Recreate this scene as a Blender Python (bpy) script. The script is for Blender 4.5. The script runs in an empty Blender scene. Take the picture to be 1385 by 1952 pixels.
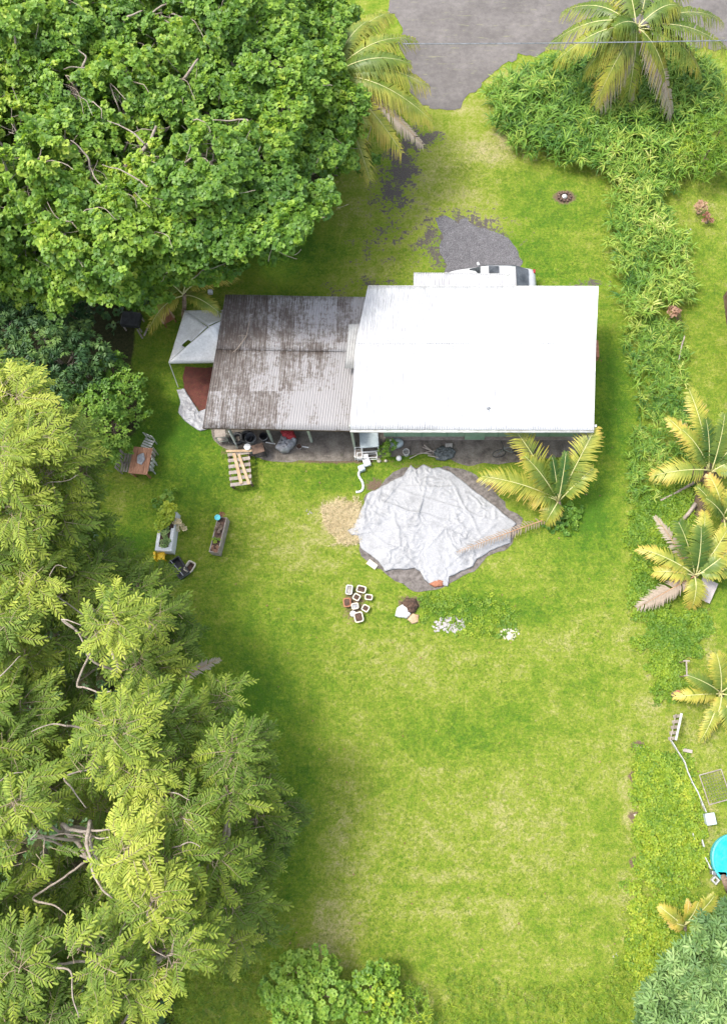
import bpy, math, random
import numpy as np
from mathutils import Vector, Matrix, noise

rng = np.random.default_rng(11)
random.seed(11)
scn = bpy.context.scene
COL = scn.collection

# ------------------------------------------------------------------ camera
H, F, TH, CX, CY, IW, IH = 38.0, 1587.0, math.radians(17), 800.0, 976.0, 1385.0, 1952.0
cd = bpy.data.cameras.new('camera')
cam = bpy.data.objects.new('camera', cd)
COL.objects.link(cam)
cam.location = (0, 0, H)
cam.rotation_euler = (TH, 0, 0)
cd.sensor_fit = 'VERTICAL'
cd.sensor_height = 36
cd.lens = F / IH * 36
cd.shift_x = -(CX - IW / 2) / IH
cd.clip_end = 3000
scn.camera = cam
# ------------------------------------------------------------------ light
SUN_EL, SUN_STR, SKY_STR, EXPO = 63, 1.15, 0.15, 1.57
ldir = Vector((math.cos(math.radians(SUN_EL)) * 0.96, -math.cos(math.radians(SUN_EL)) * 0.28, -math.sin(math.radians(SUN_EL))))
sd = bpy.data.lights.new('sun', 'SUN')
sd.energy = SUN_STR
sd.angle = math.radians(12.0)
sd.color = (1.0, 0.955, 0.88)
sun = bpy.data.objects.new('sun', sd)
sun.rotation_euler = ldir.to_track_quat('-Z', 'Y').to_euler()
COL.objects.link(sun)
world = bpy.data.worlds.new('World')
scn.world = world
world.use_nodes = True
wn = world.node_tree
sky = wn.nodes.new('ShaderNodeTexSky')
sky.sky_type = 'NISHITA'
sky.sun_disc = False
sky.sun_elevation = math.radians(SUN_EL)
sky.sun_rotation = math.atan2(-ldir.x, -ldir.y)
sky.air_density = 1.0
sky.dust_density = 3.5
sky.ozone_density = 0.6
hs = wn.nodes.new('ShaderNodeHueSaturation'); hs.inputs['Saturation'].default_value = 0.55
wn.links.new(sky.outputs[0], hs.inputs['Color'])
wn.links.new(hs.outputs[0], wn.nodes['Background'].inputs[0])
wn.nodes['Background'].inputs[1].default_value = SKY_STR
scn.view_settings.view_transform = 'Standard'
scn.view_settings.look = 'None'
scn.view_settings.exposure = EXPO
scn.view_settings.gamma = 1
scn.cycles.max_bounces = 6
scn.cycles.diffuse_bounces = 3
scn.cycles.transmission_bounces = 4
scn.cycles.transparent_max_bounces = 4

# ------------------------------------------------------------------ helpers
ct, st = math.cos(TH), math.sin(TH)
def P(px, py, z=0.0):
    u, v = (px - CX) / F, (CY - py) / F
    t = (z - H) / (v * st - ct)
    return Vector((u * t, (v * ct + st) * t, z))
def PN(px, py, z):
    u, v = (px - CX) / F, (CY - py) / F
    t = (z - H) / (v * st - ct)
    return np.stack([u * t, (v * ct + st) * t, z + 0 * t], -1)
def inpoly(x, y, poly):
    r = np.zeros(x.shape, bool)
    n = len(poly)
    for i in range(n):
        x1, y1 = poly[i][0], poly[i][1]; x2, y2 = poly[i - 1][0], poly[i - 1][1]
        if y1 == y2: continue
        c = ((y1 > y) != (y2 > y)) & (x < (x2 - x1) * (y - y1) / (y2 - y1) + x1)
        r ^= c
    return r
def wpoly(pts, z=0.0):
    return [P(a, b, z) for a, b in pts]
def ang(a, b):
    d = P(*b) - P(*a)
    return math.atan2(d.y, d.x)

ROOT = {}
def tag(o, label=None, cat=None, group=None, kind=None):
    if label: o['label'] = label
    if cat: o['category'] = cat
    if group: o['group'] = group
    if kind: o['kind'] = kind
    return o
def thing(name, label, cat, loc, group=None):
    o = bpy.data.objects.new(name, None)
    o.empty_display_size = 0.3
    o.location = Vector(loc)
    COL.objects.link(o)
    ROOT[o.name] = Vector(loc)
    return tag(o, label, cat, group)
def link(name, me, mat, parent=None, origin=None, smooth=False):
    o = bpy.data.objects.new(name, me)
    COL.objects.link(o)
    if mat is not None: me.materials.append(mat)
    if parent is not None:
        base = ROOT[parent.name]
        o.parent = parent
    else:
        base = Vector(origin) if origin is not None else Vector((0, 0, 0))
        o.location = base
    ROOT[o.name] = base
    if base.length > 0: me.transform(Matrix.Translation(-base))
    if smooth: me.shade_smooth()
    return o
def npmesh(name, V, Fc, mat, parent=None, tint=None, smooth=False, origin=None, attrs=None):
    V = np.ascontiguousarray(V, dtype=np.float32)
    Fc = np.ascontiguousarray(Fc, dtype=np.int32)
    me = bpy.data.meshes.new(name)
    m, k = Fc.shape
    me.vertices.add(len(V)); me.vertices.foreach_set('co', V.ravel())
    me.loops.add(m * k); me.loops.foreach_set('vertex_index', Fc.ravel())
    me.polygons.add(m); me.polygons.foreach_set('loop_start', np.arange(0, m * k, k, dtype=np.int32))
    me.update(calc_edges=True)
    attrs = dict(attrs or {})
    if tint is not None: attrs['tint'] = tint
    for kx, a in attrs.items():
        at = me.attributes.new(kx, 'FLOAT', 'POINT')
        at.data.foreach_set('value', np.ascontiguousarray(a, dtype=np.float32))
    return link(name, me, mat, parent, origin, smooth)

class G:
    """collects simple shapes (given in world or local space) for ONE mesh"""
    def __init__(s, M=None):
        s.V, s.F, s.M = [], [], M or Matrix.Identity(4)
    def add(s, vs, fs):
        b = len(s.V)
        s.V += [s.M @ Vector(v) for v in vs]
        s.F += [tuple(i + b for i in f) for f in fs]
        return s
    def box(s, c, d, rz=0.0, R=None, taper=1.0):
        x, y, z = d[0] / 2, d[1] / 2, d[2] / 2
        R = R or Matrix.Rotation(rz, 3, 'Z')
        vs = []
        for sz in (-1, 1):
            t = taper if sz > 0 else 1
            for sx, sy in ((-1, -1), (1, -1), (1, 1), (-1, 1)):
                vs.append(Vector(c) + R @ Vector((sx * x * t, sy * y * t, sz * z)))
        return s.add(vs, [(3, 2, 1, 0), (4, 5, 6, 7), (0, 1, 5, 4), (1, 2, 6, 5), (2, 3, 7, 6), (3, 0, 4, 7)])
    def beam(s, a, b, w, h, up=(0, 0, 1)):
        a, b = Vector(a), Vector(b)
        d = (b - a)
        L = d.length; d = d / L
        up = Vector(up)
        if abs(d.dot(up)) > 0.98: up = Vector((1, 0, 0))
        y = up.cross(d).normalized(); z = d.cross(y)
        R = Matrix((d, y, z)).transposed()
        return s.box((a + b) / 2, (L, w, h), R=R)
    def tube(s, pts, rad, n=7, cap=True):
        pts = [Vector(p) for p in pts]
        if not hasattr(rad, '__len__'): rad = [rad] * len(pts)
        vs, fs = [], []
        ref = Vector((0.31, 0.17, 0.93))
        for i, p in enumerate(pts):
            d = (pts[min(i + 1, len(pts) - 1)] - pts[max(i - 1, 0)]).normalized()
            a = d.cross(ref)
            if a.length < 0.05: a = d.cross(Vector((1, 0, 0)))
            a.normalize(); b = d.cross(a)
            for k in range(n):
                t = 2 * math.pi * k / n
                vs.append(p + (a * math.cos(t) + b * math.sin(t)) * rad[i])
        for i in range(len(pts) - 1):
            for k in range(n):
                k2 = (k + 1) % n
                fs.append((i * n + k, i * n + k2, (i + 1) * n + k2, (i + 1) * n + k))
        if cap:
            fs.append(tuple(range(n - 1, -1, -1))); fs.append(tuple((len(pts) - 1) * n + k for k in range(n)))
        return s.add(vs, fs)
    def lathe(s, c, prof, n=20, sx=1.0, sy=1.0, rz=0.0):
        vs, fs = [], []
        for r, z in prof:
            for k in range(n):
                t = 2 * math.pi * k / n
                x, y = r * math.cos(t) * sx, r * math.sin(t) * sy
                vs.append((c[0] + x * math.cos(rz) - y * math.sin(rz), c[1] + x * math.sin(rz) + y * math.cos(rz), c[2] + z))
        m = len(prof)
        for i in range(m - 1):
            for k in range(n):
                k2 = (k + 1) % n
                fs.append((i * n + k, i * n + k2, (i + 1) * n + k2, (i + 1) * n + k))
        fs.append(tuple(range(n - 1, -1, -1))); fs.append(tuple((m - 1) * n + k for k in range(n)))
        return s.add(vs, fs)
    def prism(s, poly, z0, z1):
        n = len(poly)
        vs = [(p[0], p[1], z0) for p in poly] + [(p[0], p[1], z1) for p in poly]
        fs = [tuple(range(n - 1, -1, -1)), tuple(range(n, 2 * n))]
        for i in range(n):
            j = (i + 1) % n
            fs.append((i, j, n + j, n + i))
        return s.add(vs, fs)
    def torus(s, c, R0, r, axis='Y', rz=0.0, n=22, m=7):
        vs, fs = [], []
        for i in range(n):
            a = 2 * math.pi * i / n
            for j in range(m):
                b = 2 * math.pi * j / m
                q = Vector(((R0 + r * math.cos(b)) * math.cos(a), r * math.sin(b), (R0 + r * math.cos(b)) * math.sin(a)))
                if axis == 'Z': q = Vector((q.x, q.z, q.y))
                vs.append(Vector(c) + Matrix.Rotation(rz, 3, 'Z') @ q)
        for i in range(n):
            for j in range(m):
                i2, j2 = (i + 1) % n, (j + 1) % m
                fs.append((i * m + j, i2 * m + j, i2 * m + j2, i * m + j2))
        return s.add(vs, fs)
    def build(s, name, mat, parent=None, origin=None, smooth=False, bevel=0.0):
        me = bpy.data.meshes.new(name)
        me.from_pydata([tuple(v) for v in s.V], [], s.F)
        me.update()
        o = link(name, me, mat, parent, origin, smooth)
        if bevel:
            b = o.modifiers.new('bevel', 'BEVEL'); b.width = bevel; b.segments = 2; b.limit_method = 'ANGLE'
        return o

# ------------------------------------------------------------------ materials
def newmat(name):
    m = bpy.data.materials.new(name); m.use_nodes = True
    nt = m.node_tree
    return m, nt, nt.nodes['Principled BSDF']
def ramp(nt, fac, stops):
    r = nt.nodes.new('ShaderNodeValToRGB')
    e = r.color_ramp.elements
    e[0].position, e[0].color = stops[0][0], (*stops[0][1], 1)
    e[1].position, e[1].color = stops[-1][0], (*stops[-1][1], 1)
    for p, c in stops[1:-1]:
        x = e.new(p); x.color = (*c, 1)
    nt.links.new(fac, r.inputs[0])
    return r.outputs[0]
def nz(nt, scale, detail=4, rough=0.55, vec=None, dim=None):
    n = nt.nodes.new('ShaderNodeTexNoise')
    n.inputs['Scale'].default_value = scale
    n.inputs['Detail'].default_value = detail
    n.inputs['Roughness'].default_value = rough
    if vec is None:
        g = nt.nodes.new('ShaderNodeNewGeometry'); vec = g.outputs['Position']
    nt.links.new(vec, n.inputs['Vector'])
    return n.outputs['Fac']
def mapped(nt, scale, rot=0.0, gen='Position'):
    g = nt.nodes.new('ShaderNodeNewGeometry')
    mp = nt.nodes.new('ShaderNodeMapping')
    mp.inputs['Scale'].default_value = scale
    mp.inputs['Rotation'].default_value = (0, 0, rot)
    nt.links.new(g.outputs['Position'], mp.inputs[0])
    return mp.outputs[0]
def mth(nt, op, a, b=None, c=None, clamp=False):
    n = nt.nodes.new('ShaderNodeMath'); n.operation = op; n.use_clamp = clamp
    for i, v in enumerate((a, b, c)):
        if v is None: continue
        if isinstance(v, (int, float)): n.inputs[i].default_value = v
        else: nt.links.new(v, n.inputs[i])
    return n.outputs[0]
def mixc(nt, f, a, b, mode='MIX'):
    n = nt.nodes.new('ShaderNodeMix'); n.data_type = 'RGBA'; n.blend_type = mode
    for i, v in ((0, f), (6, a), (7, b)):
        if isinstance(v, (int, float)): n.inputs[i].default_value = v
        elif isinstance(v, tuple): n.inputs[i].default_value = (*v, 1)
        else: nt.links.new(v, n.inputs[i])
    return n.outputs[2]
def smooth(nt, v, lo, hi):
    n = nt.nodes.new('ShaderNodeMapRange'); n.interpolation_type = 'SMOOTHSTEP'
    nt.links.new(v, n.inputs[0]); n.inputs[1].default_value = lo; n.inputs[2].default_value = hi
    return n.outputs[0]
def attr(nt, name):
    a = nt.nodes.new('ShaderNodeAttribute'); a.attribute_name = name
    return a.outputs['Fac']
def bump(nt, b, h, strength=0.5, dist=0.02):
    n = nt.nodes.new('ShaderNodeBump'); n.inputs['Strength'].default_value = strength
    n.inputs['Distance'].default_value = dist
    nt.links.new(h, n.inputs['Height']); nt.links.new(n.outputs[0], b.inputs['Normal'])
def worn(name, c1, c2, scale=3.0, rough=0.7, metal=0.0, lo=0.35, hi=0.65, bmp=0.3, stretch=None):
    m, nt, b = newmat(name)
    k_ = 1.0 if max(c2) < .4 else .74
    c1, c2 = tuple(v * k_ for v in c1), tuple(v * k_ for v in c2)
    vec = mapped(nt, stretch) if stretch else None
    f = nz(nt, scale, 6, 0.65, vec)
    c = ramp(nt, f, [(lo, c1), (hi, c2)])
    fine = nz(nt, scale * 9, 3, 0.6, vec)
    c = mixc(nt, 0.35, c, ramp(nt, fine, [(0.3, (0.45, 0.45, 0.45)), (0.7, (1.15, 1.15, 1.15))]), 'MULTIPLY')
    nt.links.new(c, b.inputs['Base Color'])
    b.inputs['Roughness'].default_value = rough
    b.inputs['Metallic'].default_value = metal
    if bmp: bump(nt, b, fine, bmp, 0.01)
    return m
def leafmat(name, stops, rough=0.5, trans=0.3, vein=0.25, nscale=0.5):
    m, nt, b = newmat(name)
    t = attr(nt, 'tint')
    big = nz(nt, nscale, 3)
    t2 = mth(nt, 'ADD', mth(nt, 'MULTIPLY', t, 0.75), mth(nt, 'MULTIPLY', mth(nt, 'SUBTRACT', big, 0.5), 0.9), clamp=True)
    c = ramp(nt, t2, stops)
    fine = nz(nt, 14, 2)
    c = mixc(nt, vein, c, ramp(nt, fine, [(0.3, (0.5, 0.5, 0.5)), (0.7, (1.2, 1.2, 1.2))]), 'MULTIPLY')
    nt.links.new(c, b.inputs['Base Color'])
    b.inputs['Roughness'].default_value = rough
    b.inputs['Specular IOR Level'].default_value = 0.35
    tr = nt.nodes.new('ShaderNodeBsdfTranslucent')
    nt.links.new(mixc(nt, 1.0, c, (1.15, 1.1, 0.6), 'MULTIPLY'), tr.inputs[0])
    mx = nt.nodes.new('ShaderNodeMixShader'); mx.inputs[0].default_value = trans
    nt.links.new(b.outputs[0], mx.inputs[1]); nt.links.new(tr.outputs[0], mx.inputs[2])
    nt.links.new(mx.outputs[0], nt.nodes['Material Output'].inputs[0])
    return m

M = {}
M['wood_grey'] = worn('weathered wood', (0.30, 0.25, 0.21), (0.50, 0.44, 0.38), 4, 0.8)
M['wood_new'] = worn('new lumber', (0.50, 0.33, 0.18), (0.66, 0.48, 0.30), 3, 0.7)
M['wood_red'] = worn('reddish wood', (0.30, 0.125, 0.06), (0.46, 0.22, 0.12), 3, 0.6, stretch=(6, 1.2, 1))
M['wood_dark'] = worn('dark wood', (0.06, 0.035, 0.025), (0.16, 0.10, 0.07), 4, 0.8)
M['white'] = worn('white paint', (0.84, 0.85, 0.84), (0.95, 0.95, 0.94), 3, 0.5, bmp=0.1)
M['white_dirty'] = worn('dirty white plastic', (0.42, 0.42, 0.38), (0.76, 0.76, 0.72), 5, 0.5, bmp=0.1)
M['black'] = worn('black plastic', (0.012, 0.013, 0.015), (0.04, 0.042, 0.045), 5, 0.45, bmp=0.1)
M['grey_metal'] = worn('grey metal', (0.22, 0.23, 0.25), (0.48, 0.50, 0.53), 4, 0.4, 0.6, bmp=0.1)
M['post_green'] = worn('pale green post paint', (0.36, 0.42, 0.34), (0.56, 0.60, 0.52), 4, 0.6)
M['wall_green'] = worn('sage green wall paint', (0.25, 0.40, 0.27), (0.31, 0.46, 0.32), 1.5, 0.55, bmp=0.1)
M['trim_green'] = worn('dark green trim', (0.10, 0.20, 0.13), (0.16, 0.27, 0.18), 3, 0.5, bmp=0.1)
M['concrete'] = worn('concrete', (0.30, 0.28, 0.25), (0.52, 0.49, 0.44), 5, 0.9)
M['soil'] = worn('soil', (0.035, 0.02, 0.014), (0.13, 0.075, 0.05), 7, 0.95, bmp=0.8)
M['red_cloth'] = worn('red cloth', (0.42, 0.02, 0.03), (0.62, 0.06, 0.07), 4, 0.7)
M['yellow'] = worn('yellow plastic', (0.98, 0.58, 0.02), (1.0, 0.68, 0.03), 3, 0.4, bmp=0.1)
M['beige'] = worn('beige plastic', (0.62, 0.56, 0.43), (0.76, 0.70, 0.56), 4, 0.5, bmp=0.1)
M['terracotta'] = worn('terracotta', (0.36, 0.13, 0.07), (0.50, 0.22, 0.12), 6, 0.8)
M['teal'] = worn('teal plastic', (0.05, 0.50, 0.55), (0.10, 0.66, 0.72), 3, 0.4, bmp=0.1)
M['bluegrey'] = worn('pale blue grey plastic', (0.42, 0.50, 0.52), (0.58, 0.66, 0.68), 4, 0.45, bmp=0.1)
M['rock'] = worn('pale rubble', (0.34, 0.31, 0.28), (0.60, 0.58, 0.56), 6, 0.9, bmp=0.5)
M['glass'] = worn('dark car glass', (0.03, 0.035, 0.04), (0.10, 0.11, 0.12), 2, 0.08, bmp=0)
M['bark_pale'] = worn('pale bark', (0.28, 0.22, 0.17), (0.50, 0.43, 0.36), 5, 0.9, bmp=0.6)
M['twig'] = worn('brown twig', (0.20, 0.15, 0.09), (0.34, 0.27, 0.18), 3, 0.9, bmp=0)
M['bark'] = worn('brown bark', (0.13, 0.085, 0.055), (0.30, 0.22, 0.16), 5, 0.9, bmp=0.6)
M['canvas'] = worn('white tent canvas', (0.62, 0.63, 0.63), (0.80, 0.81, 0.81), 1.2, 0.6, bmp=0.1)
M['greytarp'] = worn('grey tarp', (0.26, 0.26, 0.28), (0.52, 0.53, 0.56), 3, 0.45, bmp=0.4)
M['redfloor'] = worn('dark red carpet', (0.08, 0.022, 0.016), (0.14, 0.04, 0.028), 3, 0.9)
M['carpaint'] = worn('white car paint', (0.62, 0.63, 0.64), (0.66, 0.67, 0.68), 2, 0.22, bmp=0)
M['carlight'] = worn('red lamp plastic', (0.30, 0.02, 0.02), (0.45, 0.04, 0.04), 2, 0.2, bmp=0)
M['silver'] = worn('silver tarp', (0.22, 0.225, 0.232), (0.30, 0.305, 0.315), 1.6, 0.55, 0.0, lo=0.30, hi=0.52, bmp=0.5)
M['straw'] = leafmat('straw', [(0, (0.52, 0.42, 0.24)), (1, (0.74, 0.64, 0.42))], 0.8, 0.1)
M['asphalt'] = None

# leaf palettes (linear)
M['leaf_broad'] = leafmat('broad green leaves', [(0.0, (0.075, 0.175, 0.03)), (0.33, (0.145, 0.28, 0.036)), (0.60, (0.26, 0.41, 0.045)), (1, (0.55, 0.62, 0.10))], 0.45, 0.38, nscale=0.28)
M['leaf_fern'] = leafmat('feathery yellow green leaves', [(0.0, (0.065, 0.13, 0.018)), (0.35, (0.155, 0.24, 0.028)), (0.60, (0.36, 0.43, 0.055)), (1, (0.70, 0.68, 0.16))], 0.55, 0.40, nscale=0.22)
M['leaf_dark'] = leafmat('dark shrub leaves', [(0.0, (0.025, 0.07, 0.025)), (0.5, (0.07, 0.15, 0.04)), (1, (0.24, 0.36, 0.08))], 0.5, 0.2)
M['leaf_bright'] = leafmat('bright green shrub leaves', [(0.0, (0.055, 0.15, 0.02)), (0.5, (0.15, 0.28, 0.03)), (1, (0.32, 0.44, 0.06))], 0.5, 0.25)
M['leaf_lime'] = leafmat('lime shrub leaves', [(0.0, (0.07, 0.17, 0.015)), (0.5, (0.20, 0.33, 0.03)), (1, (0.62, 0.62, 0.05))], 0.5, 0.25)
M['leaf_star'] = leafmat('blue green star leaves', [(0.0, (0.06, 0.13, 0.038)), (0.5, (0.16, 0.27, 0.075)), (1, (0.40, 0.50, 0.19))], 0.5, 0.2)
M['leaf_strap'] = leafmat('long strap leaves', [(0.0, (0.05, 0.14, 0.02)), (0.4, (0.17, 0.31, 0.035)), (0.75, (0.38, 0.46, 0.08)), (1, (0.62, 0.58, 0.24))], 0.5, 0.25)
M['leaf_vine'] = leafmat('creeping vine leaves', [(0.0, (0.09, 0.19, 0.015)), (0.5, (0.22, 0.32, 0.02)), (0.85, (0.38, 0.43, 0.04)), (1, (0.52, 0.48, 0.12))], 0.55, 0.25, nscale=0.6)
M['leaf_grass'] = leafmat('lawn grass', [(0.0, (0.07, 0.15, 0.014)), (0.45, (0.165, 0.24, 0.028)), (0.8, (0.29, 0.30, 0.09)), (1, (0.40, 0.35, 0.19))], 0.6, 0.25, nscale=0.35)
M['palm_green'] = leafmat('palm leaflets', [(0.0, (0.04, 0.10, 0.015)), (0.32, (0.15, 0.21, 0.03)), (0.58, (0.37, 0.36, 0.055)), (0.8, (0.52, 0.38, 0.08)), (1, (0.55, 0.45, 0.31))], 0.42, 0.22, nscale=0.8)
M['palm_dead'] = leafmat('dead palm leaflets', [(0.0, (0.22, 0.16, 0.11)), (1, (0.42, 0.36, 0.29))], 0.7, 0.1)
M['rachis'] = worn('palm midrib', (0.58, 0.56, 0.20), (0.78, 0.74, 0.36), 4, 0.5, bmp=0)
M['rachis_dead'] = worn('dead midrib', (0.42, 0.22, 0.10), (0.58, 0.36, 0.20), 4, 0.6, bmp=0)
M['orange_leaf'] = leafmat('orange croton leaves', [(0, (0.20, 0.07, 0.05)), (1, (0.48, 0.33, 0.20))], 0.5, 0.2)

# ================================================================== GROUND
HOUSE_F, HOUSE_B = [(667, 820), (1131, 820)], [(701, 545), (1140, 546)]
ROAD = [(700, -40), (745, 10), (762, 60), (770, 110), (778, 160), (800, 196), (850, 211), (885, 200), (905, 178), (935, 150), (965, 122), (1010, 104), (1060, 96),
        (1120, 90), (1200, 92), (1300, 88), (1400, 100), (1480, 100), (1900, 100), (1900, -260), (-300, -260), (-300, -40)]
GRAVEL = [(828, 420), (850, 412), (872, 428), (890, 418), (912, 436), (940, 440), (960, 455), (985, 470), (992, 495), (985, 520), (990, 560), (840, 560), (850, 505), (835, 480), (842, 452)]
SOILRING = [(735, 915), (760, 895), (800, 893), (870, 893), (905, 905), (935, 930), (965, 965), (992, 990), (990, 1010), (975, 1035), (940, 1055), (910, 1080), (880, 1100), (850, 1118),
            (800, 1128), (755, 1110), (715, 1085), (688, 1060), (680, 1030), (690, 985), (700, 945)]
STRIP = [(395, 795), (470, 790), (700, 790), (1125, 790), (1120, 840), (1100, 866), (1060, 872), (985, 880), (930, 886), (880, 884), (840, 872), (800, 866), (760, 868), (700, 878), (640, 879),
         (560, 880), (500, 877), (440, 860), (410, 840)]

def ragged(pts, amp=0.08, sub=8, z=0.0, seed=0.0, step=0.25):
    out = []
    W = wpoly(pts)
    n = len(W)
    for i in range(n):
        a, b = W[i], W[(i + 1) % n]
        k = max(2, min(90, int((b - a).length / step)))
        for j in range(k):
            p = a.lerp(b, j / k)
            q = noise.noise_vector(Vector((p.x * 1.3, p.y * 1.3, seed))) * amp * 2 + noise.noise_vector(Vector((p.x * 5, p.y * 5, seed + 4))) * amp
            out.append((p.x + q.x, p.y + q.y, z))
    return out
def sheet(name, pts, mat, z, amp, kind='structure', thick=0.0, label=None, cat=None):
    bm_pts = ragged(pts, amp, z=z, seed=len(pts))
    import bmesh
    bm = bmesh.new()
    vs = [bm.verts.new(p) for p in bm_pts]
    es = [bm.edges.new((vs[i], vs[(i + 1) % len(vs)])) for i in range(len(vs))]
    bmesh.ops.triangle_fill(bm, use_beauty=True, edges=es)
    for f in bm.faces:
        if f.normal.z < 0: f.normal_flip()
    me = bpy.data.meshes.new(name); bm.to_mesh(me); bm.free()
    o = link(name, me, mat)
    if kind: o['kind'] = kind
    if label: tag(o, label, cat)
    return o

gx = np.concatenate([[-600, -300, -150, -90, -60, -45], np.arange(-36, 30.01, 0.2), [40, 55, 80, 150, 300, 600]])
gy = np.concatenate([[-400, -200, -100, -60, -40, -25], np.arange(-16, 46.01, 0.2), [52, 65, 90, 150, 300, 600]])
GX, GY = np.meshgrid(gx, gy)
def blob(X, Y, lst):
    out = np.zeros(X.shape)
    for px, py, rx, ry, s in lst:
        c = P(px, py); sc = (P(px + 50, py) - c).length / 50
        d = ((X - c.x) / (rx * sc)) ** 2 + ((Y - c.y) / (ry * sc)) ** 2
        out = np.maximum(out, s * np.exp(-d * 0.8))
    return out
DRY = [(620, 1770, 70, 60, 1.1), (640, 1590, 60, 120, .65), (700, 1700, 50, 60, .5), (830, 1600, 150, 40, .5), (1000, 1560, 120, 60, .5), (860, 1670, 130, 14, .75), (850, 1742, 140, 10, .7), (950, 1550, 60, 30, .6),
       (1040, 1630, 60, 30, .6), (900, 1720, 200, 10, .5), (975, 1750, 18, 30, .9), (800, 1310, 80, 50, .45), (760, 1250, 120, 50, .5), (960, 1270, 60, 40, .5), (1060, 1230, 100, 40, .6), (1050, 1300, 20, 80, .5),
       (1200, 1230, 40, 40, .5), (1245, 1350, 25, 40, .8), (1195, 1520, 15, 100, .85), (1195, 1700, 20, 60, .6), (930, 290, 60, 30, 1.2), (960, 270, 30, 35, 1.2), (1000, 150, 80, 20, .8), (890, 210, 60, 30, .8), (860, 300, 40, 60, .6),
       (880, 380, 60, 40, .8), (920, 420, 60, 25, .9), (960, 500, 40, 20, .6), (720, 380, 60, 60, .5), (640, 470, 50, 60, .3), (820, 330, 90, 110, .6), (700, 520, 90, 60, .5), (800, 400, 60, 60, .6), (648, 990, 42, 42, 1.8), (560, 1040, 60, 60, .6), (520, 980, 100, 50, .35),
       (1350, 400, 40, 20, .7), (1310, 1420, 30, 60, .6), (1350, 1420, 60, 60, .6), (1350, 1230, 12, 50, .9), (1360, 1580, 30, 60, .6), (300, 770, 40, 40, .5), (240, 910, 50, 40, .7), (230, 960, 14, 60, .7),
       (890, 1130, 80, 30, .5), (1300, 1000, 20, 20, .4), (1200, 1000, 20, 40, .6), (800, 1900, 200, 20, .4), (1260, 1660, 40, 12, .8), (760, 200, 60, 20, .6), (870, 1460, 130, 30, .4), (1100, 1450, 80, 80, .35),
       (900, 1250, 60, 10, .5), (1030, 60, 80, 20, .6), (470, 1730, 40, 60, .5), (1380, 1350, 40, 40, .4)]
GRV = [(765, 320, 40, 60, .95), (745, 370, 50, 60, .8), (740, 440, 60, 50, .55), (790, 270, 40, 40, .8), (700, 480, 60, 50, .45), (840, 420, 20, 14, .6), (820, 262, 30, 20, .9), (880, 460, 95, 75, 1.0),
       (640, 550, 40, 20, .5), (740, 480, 40, 30, .5), (900, 530, 120, 50, .7), (1120, 540, 60, 10, .8), (700, 540, 50, 16, .7), (730, 540, 60, 14, .7)]
SOILB = [(1215, 1423, 14, 10, 1.3), (1205, 1480, 10, 10, 1.2), (1208, 1556, 12, 10, 1.2), (1208, 1643, 12, 10, 1.2), (1075, 376, 20, 14, 1.4), (780, 1150, 26, 16, 1.0), (675, 1150, 30, 45, .8), (430, 860, 14, 20, .6),
         (1330, 900, 60, 30, .9), (1330, 960, 30, 40, .8), (1350, 1160, 14, 30, .5), (800, 890, 90, 10, .6), (640, 880, 120, 6, .9), (715, 925, 25, 16, .9), (935, 925, 30, 25, .8), (1260, 650, 20, 60, .4), (1290, 600, 12, 40, .7)]
# forest floor under the two woods
wood1 = [tuple(P(*q)[:2]) for q in [(-700, -300), (640, -60), (650, 150), (620, 330), (560, 440), (430, 490), (280, 520), (260, 640), (250, 700), (280, 800), (230, 860), (160, 930), (140, 1050), (200, 1150), (270, 1300), (330, 1450), (390, 1600), (390, 1750), (330, 1850), (350, 2300), (-800, 2300)]]
LUSH_SHADE = [(560, 480, 80, 60, .9), (300, 820, 120, 120, .9), (360, 900, 100, 80, .6), (250, 1040, 60, 60, .8), (470, 1350, 110, 160, .7), (560, 1560, 50, 200, .6), (1130, 960, 60, 90, .9), (1170, 760, 35, 150, .8), (900, 1150, 90, 40, .9),  # richer turf, plus house and tree shade painted in as darker green
        (1000, 1170, 60, 30, .6), (700, 870, 100, 20, .6), (640, 920, 120, 40, .4), (900, 1400, 130, 60, .4), (1060, 1280, 60, 50, .4), (1000, 500, 90, 60, .6), (1040, 400, 80, 60, .5), (820, 1360, 90, 40, .3), (1150, 1560, 30, 40, .4),
        (1380, 1100, 40, 60, .7), (560, 700, 100, 100, .6), (1340, 560, 40, 100, .2)]
dry, grv, soi, lus_shd = (blob(GX, GY, l) for l in (DRY, GRV, SOILB, LUSH_SHADE))
grv = np.minimum(grv * 1.3, 1.15)
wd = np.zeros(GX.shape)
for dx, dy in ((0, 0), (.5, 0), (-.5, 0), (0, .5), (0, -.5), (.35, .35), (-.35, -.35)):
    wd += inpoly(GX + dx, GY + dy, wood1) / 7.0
grid_h = np.zeros(GX.shape)
nx_, ny_ = len(gx), len(gy)
V = np.stack([GX, GY, grid_h], -1).reshape(-1, 3)
ii = (np.arange(ny_ - 1)[:, None] * nx_ + np.arange(nx_ - 1)[None]).ravel()
Fg = np.stack([ii, ii + 1, ii + 1 + nx_, ii + nx_], -1)
m, nt, b = newmat('lawn')
n1, n2, n3, n4 = nz(nt, 0.35, 6, 0.6), nz(nt, 1.6, 5, 0.65), nz(nt, 7, 4, 0.7), nz(nt, 30, 3, 0.7)
stv = nz(nt, 1.0, 4, 0.6, mapped(nt, (0.35, 3.0, 1)))
aD, aG, aS, aL, aW = (attr(nt, k) for k in ('dry', 'gravel', 'soil', 'lush_shade', 'wood'))
t = mth(nt, 'ADD', mth(nt, 'ADD', mth(nt, 'MULTIPLY', n1, 0.32), 0.10), mth(nt, 'ADD', mth(nt, 'MULTIPLY', n2, 0.66), -0.075))
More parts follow.
